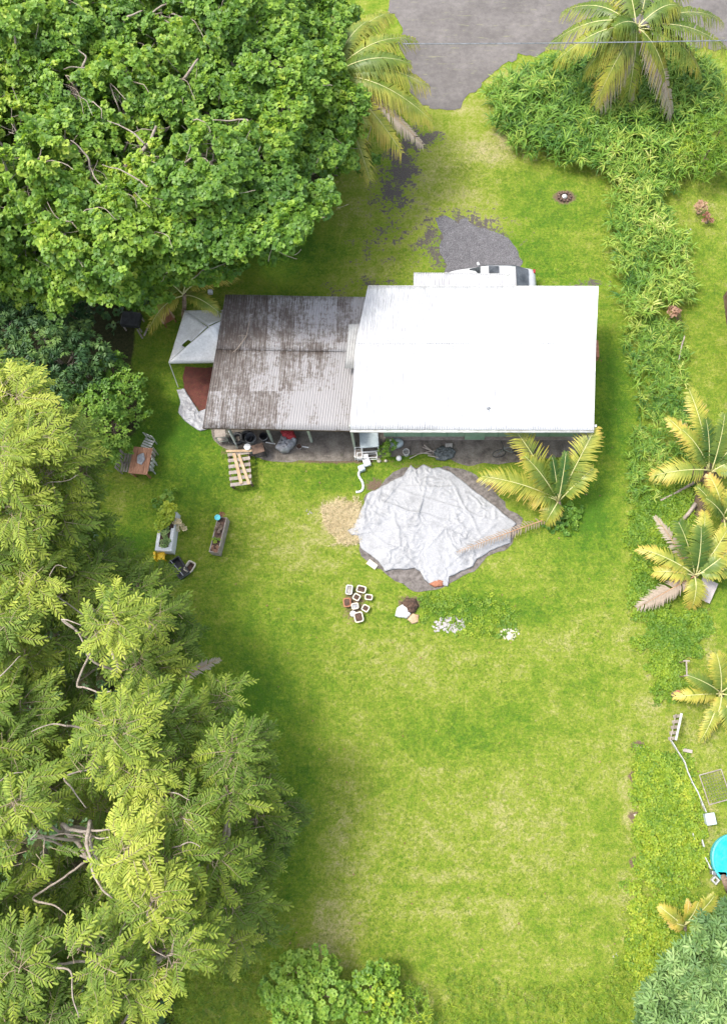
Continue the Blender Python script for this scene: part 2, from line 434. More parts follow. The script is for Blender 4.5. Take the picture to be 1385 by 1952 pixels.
t = mth(nt, 'ADD', t, mth(nt, 'MULTIPLY', mth(nt, 'SUBTRACT', stv, 0.5), 0.20))
t = mth(nt, 'ADD', t, mth(nt, 'MULTIPLY', aD, 0.23))
t = mth(nt, 'SUBTRACT', t, mth(nt, 'MULTIPLY', aL, 0.33))
t = mth(nt, 'ADD', t, mth(nt, 'MULTIPLY', mth(nt, 'SUBTRACT', n3, 0.5), 0.75))
c = ramp(nt, t, [(0.25, (0.060, 0.14, 0.012)), (0.43, (0.130, 0.205, 0.018)), (0.58, (0.205, 0.25, 0.034)), (0.76, (0.31, 0.30, 0.11)), (0.95, (0.40, 0.345, 0.19))])
c = mixc(nt, 0.75, c, ramp(nt, n4, [(0.30, (0.38, 0.42, 0.30)), (0.50, (1.0, 1.0, 1.0)), (0.70, (1.45, 1.4, 1.4))]), 'MULTIPLY')
gm = smooth(nt, mth(nt, 'ADD', mth(nt, 'ADD', aG, mth(nt, 'MULTIPLY', mth(nt, 'SUBTRACT', n2, 0.5), 2.4)), mth(nt, 'MULTIPLY', mth(nt, 'SUBTRACT', n3, 0.5), 2.4)), 0.62, 1.0)
gcol = ramp(nt, n4, [(0.3, (0.03, 0.026, 0.022)), (0.5, (0.095, 0.082, 0.072)), (0.72, (0.22, 0.20, 0.185))])
c = mixc(nt, gm, c, gcol)
sm = smooth(nt, mth(nt, 'ADD', aS, mth(nt, 'MULTIPLY', mth(nt, 'SUBTRACT', n3, 0.5), 1.2)), 0.40, 0.75)
c = mixc(nt, sm, c, ramp(nt, n4, [(0.3, (0.07, 0.045, 0.03)), (0.7, (0.22, 0.16, 0.11))]))
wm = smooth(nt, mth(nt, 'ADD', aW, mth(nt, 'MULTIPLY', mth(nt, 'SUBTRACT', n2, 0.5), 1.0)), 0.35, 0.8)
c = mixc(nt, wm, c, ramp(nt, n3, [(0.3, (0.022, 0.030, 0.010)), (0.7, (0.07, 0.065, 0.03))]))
nt.links.new(c, b.inputs['Base Color']); b.inputs['Roughness'].default_value = 0.95
b.inputs['Specular IOR Level'].default_value = 0.1
bump(nt, b, mth(nt, 'ADD', n4, mth(nt, 'MULTIPLY', n3, 0.6)), 0.9, 0.05)
g = npmesh('lawn', V, Fg, m, attrs=dict(dry=dry.ravel(), gravel=grv.ravel(), soil=soi.ravel(), lush_shade=lus_shd.ravel(), wood=wd.ravel()))
g['kind'] = 'structure'

# road
m, nt, b = newmat('asphalt')
a1, a2, a3 = nz(nt, 0.5, 5, .6), nz(nt, 3, 6, .7), nz(nt, 40, 3, .7)
c = ramp(nt, a1, [(0.35, (0.108, 0.098, 0.091)), (0.65, (0.158, 0.144, 0.135))])
c = mixc(nt, 0.6, c, ramp(nt, a2, [(0.3, (0.55, 0.55, 0.56)), (0.6, (1.05, 1.05, 1.05))]), 'MULTIPLY')
c = mixc(nt, 0.6, c, ramp(nt, a3, [(0.3, (0.6, 0.6, 0.6)), (0.7, (1.25, 1.25, 1.25))]), 'MULTIPLY')
vo = nt.nodes.new('ShaderNodeTexVoronoi'); vo.feature = 'DISTANCE_TO_EDGE'; vo.inputs['Scale'].default_value = 0.22
mpv = mapped(nt, (1, 1.6, 1)); nzz = nt.nodes.new('ShaderNodeTexNoise'); nzz.inputs['Scale'].default_value = 1.5
nt.links.new(mpv, nzz.inputs['Vector'])
vm = nt.nodes.new('ShaderNodeVectorMath'); vm.operation = 'ADD'
nt.links.new(mpv, vm.inputs[0]); nt.links.new(nzz.outputs['Color'], vm.inputs[1]); nt.links.new(vm.outputs[0], vo.inputs['Vector'])
crk = mth(nt, 'LESS_THAN', vo.outputs['Distance'], 0.012)
c = mixc(nt, mth(nt, 'MULTIPLY', crk, 0.2), c, (0.10, 0.09, 0.08))
gr = smooth(nt, nz(nt, 2.2, 6, .75, mapped(nt, (0.4, 2.4, 1))), 0.57, 0.68)
c = mixc(nt, mth(nt, 'MULTIPLY', gr, 0.5), c, (0.24, 0.24, 0.12))
nt.links.new(c, b.inputs['Base Color']); b.inputs['Roughness'].default_value = 0.9
bump(nt, b, a3, 0.4, 0.01)
sheet('road', ROAD, m, 0.02, 0.2)
# gravel
m, nt, b = newmat('gravel')
v1, v2 = nz(nt, 22, 4, .8), nz(nt, 3, 4, .6)
c = mixc(nt, 0.7, ramp(nt, v1, [(0.3, (0.05, 0.05, 0.055)), (0.5, (0.12, 0.115, 0.12)), (0.72, (0.30, 0.29, 0.30))]), ramp(nt, v2, [(0.3, (.6, .6, .6)), (.7, (1.1, 1.1, 1.1))]), 'MULTIPLY')
nt.links.new(c, b.inputs['Base Color']); b.inputs['Roughness'].default_value = 0.95
bump(nt, b, v1, 1.0, 0.04)
M['gravel'] = m
sheet('gravel_parking', GRAVEL, m, 0.012, 0.13)
m, nt, b = newmat('bare earth')
v1, v2 = nz(nt, 18, 4, .8), nz(nt, 1.8, 5, .7)
c = mixc(nt, 0.75, ramp(nt, v2, [(0.35, (0.10, 0.085, 0.07)), (0.62, (0.22, 0.195, 0.165))]), ramp(nt, v1, [(0.3, (.5, .5, .5)), (.7, (1.3, 1.3, 1.3))]), 'MULTIPLY')
nt.links.new(c, b.inputs['Base Color']); b.inputs['Roughness'].default_value = 0.95
bump(nt, b, v1, 1.0, 0.03)
M['earth'] = m
sheet('dirt_path', STRIP, m, 0.016, 0.07)
m2 = worn('dark soil ring', (0.08, 0.068, 0.06), (0.19, 0.17, 0.155), 5, 0.95, bmp=0.9)
sheet('soil_bed', SOILRING, m2, 0.020, 0.12)

# ================================================================== HOUSE
def corrugated(name, A, B, C, D, mat, parent, pitch=0.11, amp=0.013, rows=10, sag=0.0):
    """A back-left, B back-right, C front-right, D front-left"""
    n = int((B - A).length / pitch) * 6
    u = np.linspace(0, 1, n + 1)[None, :, None]; v = np.linspace(0, 1, rows + 1)[:, None, None]
    A, B, C, D = (np.array(q) for q in (A, B, C, D))
    p = (A * (1 - u) + B * u) * (1 - v) + (D * (1 - u) + C * u) * v
    w = np.cos(u[..., 0] * n / 6 * 2 * math.pi) * amp + 0 * v[..., 0]
    p[..., 2] += w - sag * np.sin(math.pi * v[..., 0]) + 0.0
    for r in range(rows + 1):
        p[r, :, 2] += 0.010 * np.sin(np.arange(n + 1) / 6 / 7.3 + r)
    V = p.reshape(-1, 3)
    ii = (np.arange(rows)[:, None] * (n + 1) + np.arange(n)[None]).ravel()
    Fc = np.stack([ii, ii + n + 1, ii + n + 2, ii + 1], -1)
    o = npmesh(name, V, Fc, mat, parent, smooth=True)
    s = o.modifiers.new('thick', 'SOLIDIFY'); s.thickness = 0.012; s.offset = -1
    return o

def roofmat(name, clean, stain, dark, amount, metal=0.0):
    m, nt, b = newmat(name)
    x = mapped(nt, (1, 1, 1))
    long1 = nz(nt, 1.0, 5, 0.7, mapped(nt, (5.0, 0.55, 1)))
    long2 = nz(nt, 1.0, 5, 0.75, mapped(nt, (12.0, 1.1, 1)))
    blot = nz(nt, 1.1, 6, 0.72)
    # panel to panel difference
    sep = nt.nodes.new('ShaderNodeSeparateXYZ'); nt.links.new(x, sep.inputs[0])
    fl = mth(nt, 'FLOOR', mth(nt, 'DIVIDE', sep.outputs[0], 0.66))
    fy = mth(nt, 'FLOOR', mth(nt, 'DIVIDE', mth(nt, 'ADD', sep.outputs[1], 0.4), 2.45))
    wn_ = nt.nodes.new('ShaderNodeTexWhiteNoise'); wn_.noise_dimensions = '2D'
    cb = nt.nodes.new('ShaderNodeCombineXYZ'); nt.links.new(fl, cb.inputs[0]); nt.links.new(fy, cb.inputs[1])
    nt.links.new(cb.outputs[0], wn_.inputs['Vector'])
    mott = nz(nt, 6.5, 5, 0.75)
    fine3 = nz(nt, 1.0, 4, 0.8, mapped(nt, (38.0, 2.6, 1)))
    s = mth(nt, 'ADD', mth(nt, 'ADD', mth(nt, 'MULTIPLY', long1, 0.24), mth(nt, 'MULTIPLY', mott, 0.50)), mth(nt, 'MULTIPLY', long2, 0.22))
    s = mth(nt, 'ADD', s, mth(nt, 'MULTIPLY', fine3, 0.20))
    s = mth(nt, 'ADD', s, mth(nt, 'MULTIPLY', blot, 0.36))
    s = mth(nt, 'ADD', s, mth(nt, 'MULTIPLY', wn_.outputs[0], 0.12))
    gx_ = nt.nodes.new('ShaderNodeMapRange'); nt.links.new(sep.outputs[0], gx_.inputs[0])
    gx_.inputs[1].default_value = P(420, 700).x; gx_.inputs[2].default_value = P(690, 700).x
    gx_.inputs[3].default_value = 0.09; gx_.inputs[4].default_value = -0.10
    gy_ = nt.nodes.new('ShaderNodeMapRange'); nt.links.new(sep.outputs[1], gy_.inputs[0]); gy_.inputs[1].default_value = P(500, 800).y; gy_.inputs[2].default_value = P(500, 690).y; gy_.inputs[3].default_value = -0.06; gy_.inputs[4].default_value = 0.02
    if amount: s = mth(nt, 'ADD', mth(nt, 'ADD', s, gx_.outputs[0]), gy_.outputs[0])
    f = smooth(nt, s, 0.745 if amount else 0.87, 0.82 if amount else 1.08)
    c = mixc(nt, f, clean, stain)
    f2 = smooth(nt, mth(nt, 'ADD', s, mth(nt, 'MULTIPLY', mth(nt, 'SUBTRACT', long2, 0.5), 0.5)), 0.82 if amount else 1.08, 0.91 if amount else 1.1)
    c = mixc(nt, f2, c, dark)
    ln_ = nz(nt, 1.0, 3, 0.8, mapped(nt, (30.0, 0.8, 1)))
    gl_ = nt.nodes.new('ShaderNodeMapRange'); nt.links.new(sep.outputs[0], gl_.inputs[0]); gl_.inputs[1].default_value = P(690, 600).x; gl_.inputs[2].default_value = P(1130, 600).x; gl_.inputs[3].default_value = .22; gl_.inputs[4].default_value = -.08
    if not amount: c = mixc(nt, smooth(nt, mth(nt, 'ADD', blot, gl_.outputs[0]), 0.42, 0.74), c, mixc(nt, 1.0, c, ramp(nt, ln_, [(0.35, (.55, .55, .56)), (0.62, (.95, .95, .95))]), 'MULTIPLY'))
    nt.links.new(c, b.inputs['Base Color'])
    b.inputs['Roughness'].default_value = 0.5
    b.inputs['Metallic'].default_value = metal
    return m
M['roof_white'] = roofmat('white roof sheeting', (0.49, 0.495, 0.50), (0.38, 0.38, 0.39), (0.26, 0.255, 0.255), 0)
M['roof_old'] = roofmat('stained old roof sheeting', (0.245, 0.238, 0.24), (0.145, 0.130, 0.121), (0.072, 0.056, 0.047), 1)

M['rooflet'] = worn('pale awning sheet', (0.30, 0.30, 0.29), (0.38, 0.38, 0.37), 3, 0.6)
EZ, RZ = 3.1, 4.0
A, B_ = P(701, 545, EZ), P(1140, 546, EZ)
RL, RR = P(678, 653, RZ), P(1135, 653, RZ)
C_, D_ = P(1131, 820, EZ), P(667, 819, EZ)
yb, yf = (A.y + B_.y) / 2, (C_.y + D_.y) / 2
xl, xr = (RL.x + D_.x) / 2, (RR.x + C_.x) / 2
house = thing('house', 'sage green single storey house under a bright white corrugated metal roof', 'house', ((xl + xr) / 2, (yb + yf) / 2, 0))
roof = corrugated('roof', RL, RR, C_, D_, M['roof_white'], house, rows=12)
roof2 = corrugated('roof', A, B_, RR, RL, M['roof_white'], house, rows=12)
g1 = G(); g1.tube([RL + Vector((0, 0, -.022)), RR + Vector((0, 0, -.022))], .045, 10); g1.build('ridge_cap', M['roof_white'], house)
# lean-to carport slab over the car, on the far side
bl, br = P(788, 519, 2.85), P(972, 521, 2.85)
slope_ = (RZ - EZ) / (yb - RL.y)
fl_, fr_ = Vector((bl.x, yb - .25, EZ + .25 * slope_ - .03)), Vector((br.x, yb - .25, EZ + .25 * slope_ - .03))
zx_ = EZ - (bl.y - yb) * slope_ - .03
M['roof_ext'] = roofmat('dirtier white sheeting', (0.42, 0.42, 0.425), (0.30, 0.30, 0.31), (0.2, 0.2, 0.2), 0)
corrugated('roof_extension', Vector((bl.x, bl.y, zx_)), Vector((br.x, br.y, zx_)), fr_, fl_, M['roof_ext'], house, rows=8)
for xx in (bl.x + .15, br.x - .15): G().box((xx, bl.y - 0.15, 1.45), (.1, .1, 2.9)).build('carport_post', M['post_green'], house)
# walls
wy0, wy1 = yf + 0.75, yb - 0.6
wx0, wx1 = xl + 0.75 + 0.55, xr - 0.35
wg = G()
zb, zt = 0.62, 3.0
def wall_ring(g, x0, x1, y0, y1, z0, z1, t=.12):
    g.box(((x0 + x1) / 2, y0, (z0 + z1) / 2), (x1 - x0, t, z1 - z0))
    g.box(((x0 + x1) / 2, y1, (z0 + z1) / 2), (x1 - x0, t, z1 - z0))
    g.box((x0 + t / 2, (y0 + y1) / 2, (z0 + z1) / 2), (t, y1 - y0 - t, z1 - z0))
    g.box((x1 - t / 2, (y0 + y1) / 2, (z0 + z1) / 2), (t, y1 - y0 - t, z1 - z0))
wall_ring(wg, wx0, wx1, wy0, wy1, zb, zt)
# gable ends up to the ridge
ry = (RL.y + RR.y) / 2
for xx in (wx0 + .06, wx1 - .06):
    wg.add([(xx - .05, wy0, zt), (xx + .05, wy0, zt), (xx - .05, ry, RZ - .1), (xx + .05, ry, RZ - .1), (xx - .05, wy1, zt), (xx + .05, wy1, zt)],
           [(0, 2, 4), (1, 5, 3), (0, 1, 3, 2), (2, 3, 5, 4), (0, 4, 5, 1)])
wg.build('wall', M['wall_green'], house)
# battens and panel step on the front wall
bt = G()
for xx in np.arange(wx0 + 0.6, wx1, 1.22): bt.box((xx, wy0 - .07, (zb + zt) / 2), (.06, .02, zt - zb))
bt.build('batten', M['trim_green'], house)
dr = P(905, 838, 1.0)
G().box((dr.x, wy0 - .12, zb + 0.85), (0.95, .09, 2.0)).build('door', M['wall_green'], house)
for k, px in enumerate((790, 985, 1065)):
    w = G(); wx = P(px, 838, 1.6).x
    w.box((wx, wy0 - .09, 1.95), (1.1, .06, .9))
    wf = w.build('window', M['white'], house)
    G().box((wx, wy0 - .125, 1.95), (.98, .02, .78)).build('pane', M['glass'], wf)
sk = G()
for k in range(4): sk.box(((wx0 + wx1) / 2, wy0 - .02, .12 + k * .13), (wx1 - wx0, .04, .045))
for xx in np.arange(wx0 + .05, wx1, .9): sk.box((xx, wy0 + .04, .3), (.1, .08, .6))
sk.build('skirting_slats', M['wood_grey'], house)
G().box(((wx0 + wx1) / 2, (wy0 + wy1) / 2 + .3, .55), (wx1 - wx0 - .3, wy1 - wy0 - .5, .1)).build('floor_deck', M['wood_dark'], house)
G().beam(D_ + Vector((0, -.03, -.10)), C_ + Vector((0, -.03, -.10)), .035, .14).build('fascia', M['white_dirty'], house)
G().beam(A + Vector((0, .03, -.10)), B_ + Vector((0, .03, -.10)), .035, .14).build('fascia', M['white_dirty'], house)
gu = G(); gu.tube([D_ + Vector((0, -.07, -.05)), C_ + Vector((0, -.07, -.05))], .045, 8); gu.build('gutter', M['white_dirty'], house, smooth=True)
for px in (677, 1110):
    q = P(px, 846); G().beam((q.x, yf + .25, 0), (q.x, yf + .25, 3.0), .1, .1).build('post', M['white' if px > 900 else 'post_green'], house)
# little awning sheet between the two roofs
corrugated('awning', P(665, 618, 3.5), P(705, 618, 3.5), P(690, 702, 3.0), P(657, 702, 3.0), M['rooflet'], house, rows=4)
G().box(P(1136, 668, 2.2), (.14, .9, .4)).build('wall_box', M['terracotta'], house)
ant = G(); q = P(930, 782, 3.35); ant.tube([q, q + Vector((0, 0, .35))], .02, 6); ant.torus(q + Vector((0, 0, .2)), .09, .02); ant.build('roof_vent', M['grey_metal'], house)

# ------------------------------------------------------------------ open shed with the old roof
ZB, ZF = 2.75, 2.4
a, b2, c2, d2 = P(430, 562, ZB), P(700, 567, ZB), P(670, 821, ZF), P(386, 816, ZF)
shed = thing('open_shed', 'open sided shed under a rust and mould stained corrugated roof, joined to the house', 'shed', ((a.x + c2.x) / 2, (a.y + c2.y) / 2, 0))
# lapped in two courses like the photo
mm = lambda p, q, t: p.lerp(q, t)
ma, mb = mm(a, d2, .40), mm(b2, c2, .40)
up = Vector((0, 0, .03))
corrugated('roof', a + up, b2 + up, mb + up - Vector((0, .15, 0)), ma + up - Vector((0, .15, 0)), M['roof_old'], shed, rows=8, pitch=.12, amp=.016)
corrugated('roof', ma, mb, c2, d2, M['roof_old'], shed, rows=10, pitch=.12, amp=.016)
ft = G(); ft.beam(d2 + Vector((0, .05, -.11)), c2 + Vector((0, .05, -.11)), .06, .12)
ft.beam(a + Vector((0, -.1, -.11)), b2 + Vector((0, -.1, -.11)), .06, .12)
for t in np.linspace(.02, .98, 7): ft.beam(mm(a, b2, t) - Vector((0, .12, .2)), mm(d2, c2, t) - Vector((0, -.1, .2)), .06, .12)
ft.build('rafter', M['wood_dark'], shed)
for px, py in ((449, 842), (520, 842), (594, 842), (675, 847)):
    q = P(px, py)
    G().beam(q, (q.x, q.y, ZF - .12), .11, .11).build('post', M['post_green'], shed)
for t in (.03, .35, .68):
    q = mm(a, b2, t); G().beam((q.x, q.y - .3, 0), (q.x, q.y - .3, ZB - .1), .11, .11).build('post', M['post_green'], shed)
bw = G(); q1, q2 = mm(a, b2, .02), mm(a, b2, .98); bw.box(((q1.x + q2.x) / 2, a.y - .4, 1.2), (q2.x - q1.x, .06, 2.3)); bw.build('back_wall', M['wood_dark'], shed)
# branch lying on the old roof
br_ = G(); br_.tube([P(478, 600, 2.85), P(470, 640, 2.8), P(452, 665, 2.78), P(443, 672, 2.76)], [.012, .02, .02, .01], 5)
br_.tube([P(470, 640, 2.8), P(455, 640, 2.8)], .01, 5)
br_.build('fallen_branch', M['bark_pale'], None, origin=P(470, 640, 2.75)); tag(bpy.data.objects['fallen_branch'], 'thin bare branch lying on the stained shed roof', 'branch')

# ================================================================== HARD OBJECTS
# --- car
def make_car():
    x0, x1 = P(845, 530, .7).x, P(1022, 530, .8).x
    L = x1 - x0
    yc = P(900, 508, 1.45).y - 0.60
    r = thing('parked_car', 'white hatchback parked beyond the house, half hidden by its roof', 'car', ((x0 + x1) / 2, yc, 0))
    # station: x fraction, z belt, z top, half width belt, half width top
    st_ = [(0.0, .55, .62, .55, .45), (.03, .62, .80, .78, .66), (.12, .78, .93, .86, .72), (.25, .88, 1.05, .89, .74), (.36, .93, 1.46, .90, .64), (.45, .95, 1.60, .90, .64),
           (.62, .96, 1.62, .90, .64), (.76, .96, 1.56, .90, .63), (.88, .96, 1.18, .89, .66), (.95, .92, 1.0, .86, .70), (.985, .75, .86, .80, .68), (1.0, .55, .60, .70, .6)]
    vs, fs = [], []
    for fx, zb_, zt_, wb, wt in st_:
        x = x0 + L * fx
        for y, z in ((-wb * .92, .28), (-wb, .5), (-wb, zb_), (-wt, zt_ - .02), (-wt * .5, zt_ + .02), (0, zt_ + .03), (wt * .5, zt_ + .02), (wt, zt_ - .02), (wb, zb_), (wb, .5), (wb * .92, .28)):
            vs.append((x, yc + y, z))
    n = 11
    for i in range(len(st_) - 1):
        for k in range(n - 1):
            fs.append((i * n + k, (i + 1) * n + k, (i + 1) * n + k + 1, i * n + k + 1))
        fs.append((i * n + n - 1, (i + 1) * n + n - 1, (i + 1) * n, i * n))
    fs.append(tuple(range(n))); fs.append(tuple((len(st_) - 1) * n + k for k in range(n - 1, -1, -1)))
    gb = G(); gb.add(vs, fs)
    body = gb.build('body', M['carpaint'], r, smooth=True)
    s = body.modifiers.new('sub', 'SUBSURF'); s.levels = 2; s.render_levels = 2
    # glass
    def pane(name, pts, mat='glass'):
        g_ = G(); g_.add(pts, [tuple(range(len(pts)))]); o = g_.build(name, M[mat], r)
        q = o.modifiers.new('t', 'SOLIDIFY'); q.thickness = .03; q.offset = 0
    X = lambda f_: x0 + L * f_
    pane('windshield', [(X(.275), yc - .66, 1.13), (X(.275), yc + .66, 1.13), (X(.385), yc + .56, 1.52), (X(.385), yc - .56, 1.52)])
    pane('rear_window', [(X(.90), yc - .60, 1.20), (X(.90), yc + .60, 1.20), (X(.76), yc + .56, 1.585), (X(.76), yc - .56, 1.585)][::-1])
    pane('sunroof', [(X(.47), yc + .10, 1.655), (X(.58), yc + .10, 1.66), (X(.58), yc + .50, 1.645), (X(.47), yc + .50, 1.64)])
    for s_ in (-1, 1):
        pane('side_window', [(X(.36), yc + s_ * .86, .98), (X(.84), yc + s_ * .855, .98), (X(.74), yc + s_ * .72, 1.36), (X(.44), yc + s_ * .72, 1.38)][::s_])
        G().box((X(.37), yc + s_ * 1.0, 1.05), (.12, .2, .13), rz=s_ * .3).build('mirror', M['carpaint'], r, bevel=.02)
        G().box((X(.975), yc + s_ * .68, .86), (.12, .2, .16)).build('tail_light', M['carlight'], r, bevel=.02)
        G().box((X(.03), yc + s_ * .62, .68), (.14, .25, .13)).build('headlight', M['white_dirty'], r, bevel=.02)
        for fx in (.18, .82):
            wh = G(); wh.torus((X(fx), yc + s_ * .78, .32), .24, .09); w_ = wh.build('wheel', M['black'], r, smooth=True)
            G().lathe((0, 0, 0), [(.01, 0), (.2, 0), (.2, .04), (.01, .05)], 14)
            h_ = G(Matrix.Translation((X(fx), yc + s_ * .80, .32)) @ Matrix.Rotation(-s_ * math.pi / 2, 4, 'X')); h_.lathe((0, 0, 0), [(.19, -.03), (.19, .03), (.05, .06)], 14); h_.build('rim', M['grey_metal'], w_)
make_car()

# --- canopy tent
def tent():
    z = 2.05
    c1, c2_ = P(322, 690, z), P(352, 592, z)
    c3 = Vector((c1.x + 2.9, c1.y + .05, z)); c4 = Vector((c2_.x + 2.9, c2_.y + .05, z))
    r = thing('canopy_tent', 'white pop-up canopy tent with a torn flap beside the old shed', 'tent', ((c1.x + c3.x) / 2, (c1.y + c4.y) / 2, 0))
    pk = P(400, 622, 3.0)
    def sheet3(name, p, q, s_, sag=.10, skip=None, n=12):
        vs, fs = [], []
        idx = {}
        for i in range(n + 1):
            for j in range(n + 1 - i):
                a_, b_ = i / n, j / n
                w = p * (1 - a_ - b_) + q * a_ + s_ * b_
                w = w + Vector((0, 0, -sag * 27 * a_ * b_ * (1 - a_ - b_) + noise.noise(w * 3) * .03))
                idx[i, j] = len(vs); vs.append(w)
        for i in range(n):
            for j in range(n - i):
                cc = ((i + .33) / n, (j + .33) / n)
                if skip and skip(*cc): continue
                fs.append((idx[i, j], idx[i + 1, j], idx[i, j + 1]))
                if i + j < n - 1: fs.append((idx[i + 1, j], idx[i + 1, j + 1], idx[i, j + 1]))
        o = G().add(vs, fs).build(name, M['canvas'], r, smooth=True)
        o.modifiers.new('t', 'SOLIDIFY').thickness = .006
    sheet3('canopy_panel', pk, c1, c3)
    # torn left panel: pulled away from the ridge near the peak
    sheet3('canopy_panel', pk + Vector((-.16, .06, -.16)), c2_, c1 + Vector((0, .02, 0)), .12, skip=lambda a_, b_: (a_ < .12 and .40 < b_ < .60))
    sheet3('canopy_panel', pk + Vector((-.10, .12, -.14)), c4, c2_, .14)
    sheet3('canopy_panel', pk, c3, c4)
    v = G()
    for p, q in ((c1, c3), (c1, c2_)):
        v.add([p, q, q - Vector((0, 0, .16)), p - Vector((0, 0, .16))], [(0, 1, 2, 3)])
    o = v.build('valance', M['canvas'], r); o.modifiers.new('t', 'SOLIDIFY').thickness = .01
    for q, qq in ((c1, P(340, 738, .0)), (c2_, None), (c3, None), (c4, None)):
        e = qq if qq is not None else Vector((q.x, q.y, 0))
        G().tube([e, q], .022, 6).build('leg', M['white'], r)
    fr = G()
    for p, q in ((c1, c3), (c1, c2_), (c2_, c4), (c3, c4)): fr.tube([p - Vector((0, 0, .03)), q - Vector((0, 0, .03))], .016, 5)
    for q in (c1, c2_, c3, c4): fr.tube([q - Vector((0, 0, .05)), pk - Vector((0, 0, .12))], .014, 5)
    fr.build('frame', M['white'], r)
tent()
o = sheet('floor_mat', [(352, 700), (440, 700), (440, 772), (385, 790), (352, 745), (350, 720)], M['redfloor'], .03, .03, kind=None, label='dark red floor mat under the white canopy tent', cat='mat')
def crumple(name, pts, z0, amp, mat, label, cat, step=.09, mound=0.0, freq=2.0, thick=.01, folds=None, seed=0., kind=None, group=None, edge=0.06):
    W = ragged(pts, .03, seed=seed, step=max(.06, step))
    arr = np.array(W)[:, :2]; c = arr.mean(0)
    nr = max(6, int(np.linalg.norm(arr - c, axis=1).max() / step)); nt_ = len(arr)
    vs = [(c[0], c[1], 0)]; fs = []
    for i in range(1, nr + 1):
        for k in range(nt_):
            p = c + (arr[k] - c) * i / nr
            vs.append((p[0], p[1], 0))
    out = []
    for i, (x, y, _) in enumerate(vs):
        rr = 0 if i == 0 else ((i - 1) // nt_ + 1) / nr
        v = Vector((x * freq, y * freq, seed))
        w = noise.noise_vector(v * .6) * 1.1
        h = (1 - abs(noise.noise(v + w) * 2.2)) ** 2 * .6 + (1 - abs(noise.noise(v * 2.3 + w) * 2.2)) ** 3 * .35 + (1 - abs(noise.noise(v * 5 + w * 2) * 2)) ** 2 * .16
        if folds:
            h *= .15 + 1.1 * max(0, min(1, noise.noise(Vector((x * .7, y * .7, seed + 5))) * 2.2 + .35 + .5 * rr ** 3))
            for (ax_, ay_, bx_, by_, hh) in folds:
                dx_, dy_ = bx_ - ax_, by_ - ay_; tt = max(0, min(1, ((x - ax_) * dx_ + (y - ay_) * dy_) / (dx_ * dx_ + dy_ * dy_)))
                wob = noise.noise(Vector((tt * 4, ax_, ay_))) * .12
                dd = math.hypot(x - ax_ - dx_ * tt + wob, y - ay_ - dy_ * tt + wob)
                h += hh * math.exp(-(dd / .055) ** 2) * math.sin(math.pi * min(1, tt * .96 + .02))
        zz = z0 + amp * max(h, 0) + mound * (1 - rr ** 2) + edge * (1 - rr) ** .5 * 0
        if rr >= .999: zz = z0 * .6 + amp * .15
        out.append((x, y, zz))
    for k in range(nt_):
        fs.append((0, 1 + k, 1 + (k + 1) % nt_))
    for i in range(1, nr):
        for k in range(nt_):
            k2 = (k + 1) % nt_
            fs.append((1 + (i - 1) * nt_ + k, 1 + i * nt_ + k, 1 + i * nt_ + k2, 1 + (i - 1) * nt_ + k2))
    o = G().add(out, fs).build(name, mat, None, origin=(c[0], c[1], 0), smooth=True)
    s = o.modifiers.new('t', 'SOLIDIFY'); s.thickness = thick; s.offset = -1
    return tag(o, label, cat, group, kind)
crumple('tarp', [(338, 745), (352, 742), (354, 766), (362, 782), (388, 792), (420, 770), (430, 795), (430, 815), (382, 822), (352, 804), (340, 786), (345, 768)], .05, .10, M['greytarp'], 'crumpled grey tarp edging the red mat beside the old shed', 'tarp', .07, freq=3.5, seed=3)
# --- big silver tarp
TARP = [(660, 1013), (672, 1006), (685, 985), (693, 962), (700, 942), (722, 932), (750, 915), (768, 908), (776, 895), (782, 888), (792, 897), (806, 886), (822, 893), (838, 890), (858, 900), (882, 918), (905, 938), (935, 958),
        (962, 982), (984, 1000), (976, 1006), (972, 1018), (972, 1036), (958, 1040), (934, 1050), (908, 1066), (902, 1080), (870, 1094), (855, 1100), (851, 1117), (838, 1113), (822, 1117), (808, 1108), (800, 1090), (790, 1083),
        (770, 1086), (748, 1086), (735, 1091), (722, 1072), (705, 1058), (688, 1045), (683, 1022), (670, 1020)]
crumple('tarp', TARP, .05, .085, M['silver'], 'big crumpled silver tarp spread over the soil bed on the lawn', 'tarp', .06, mound=.10, freq=2.3, seed=9, folds=[(*P(a_, b_)[:2], *P(c_, d_)[:2], h_) for a_, b_, c_, d_, h_ in ((815, 900, 785, 1040, 1.2), (752, 975, 765, 1045, 1.2), (700, 950, 860, 1000, .8), (880, 930, 760, 930, .8), (905, 945, 800, 1060, .7), (850, 905, 930, 1040, .8), (700, 1010, 800, 1085, .6), (770, 910, 700, 1000, .9), (700, 940, 690, 1020, 1.2), (960, 985, 830, 1100, .7), (735, 925, 960, 1000, .6))])

# --- slatted pallet with planks
def pallet(px, py, a_, L=1.15, Wd=1.0, label='', z=0., tilt=None, n=6, mat='wood_grey'):
    q = P(px, py); Mx = Matrix.Translation(q) @ Matrix.Rotation(a_, 4, 'Z')
    if tilt: Mx = Mx @ Matrix.Rotation(tilt, 4, 'X') @ Matrix.Translation((0, 0, 0))
    r = thing('pallet', label, 'pallet', q)
    for i in range(n):
        y = -L / 2 + L * (i + .5) / n
        G(Mx).box((0, y, z + .125 + .001 * (i % 2)), (Wd, L / n * .52, .022)).build('deck_board', M[mat], r)
    for x in (-Wd / 2 + .05, 0, Wd / 2 - .05):
        G(Mx).box((x, 0, z + .06), (.045, L, .10)).build('stringer', M[mat], r)
    return r
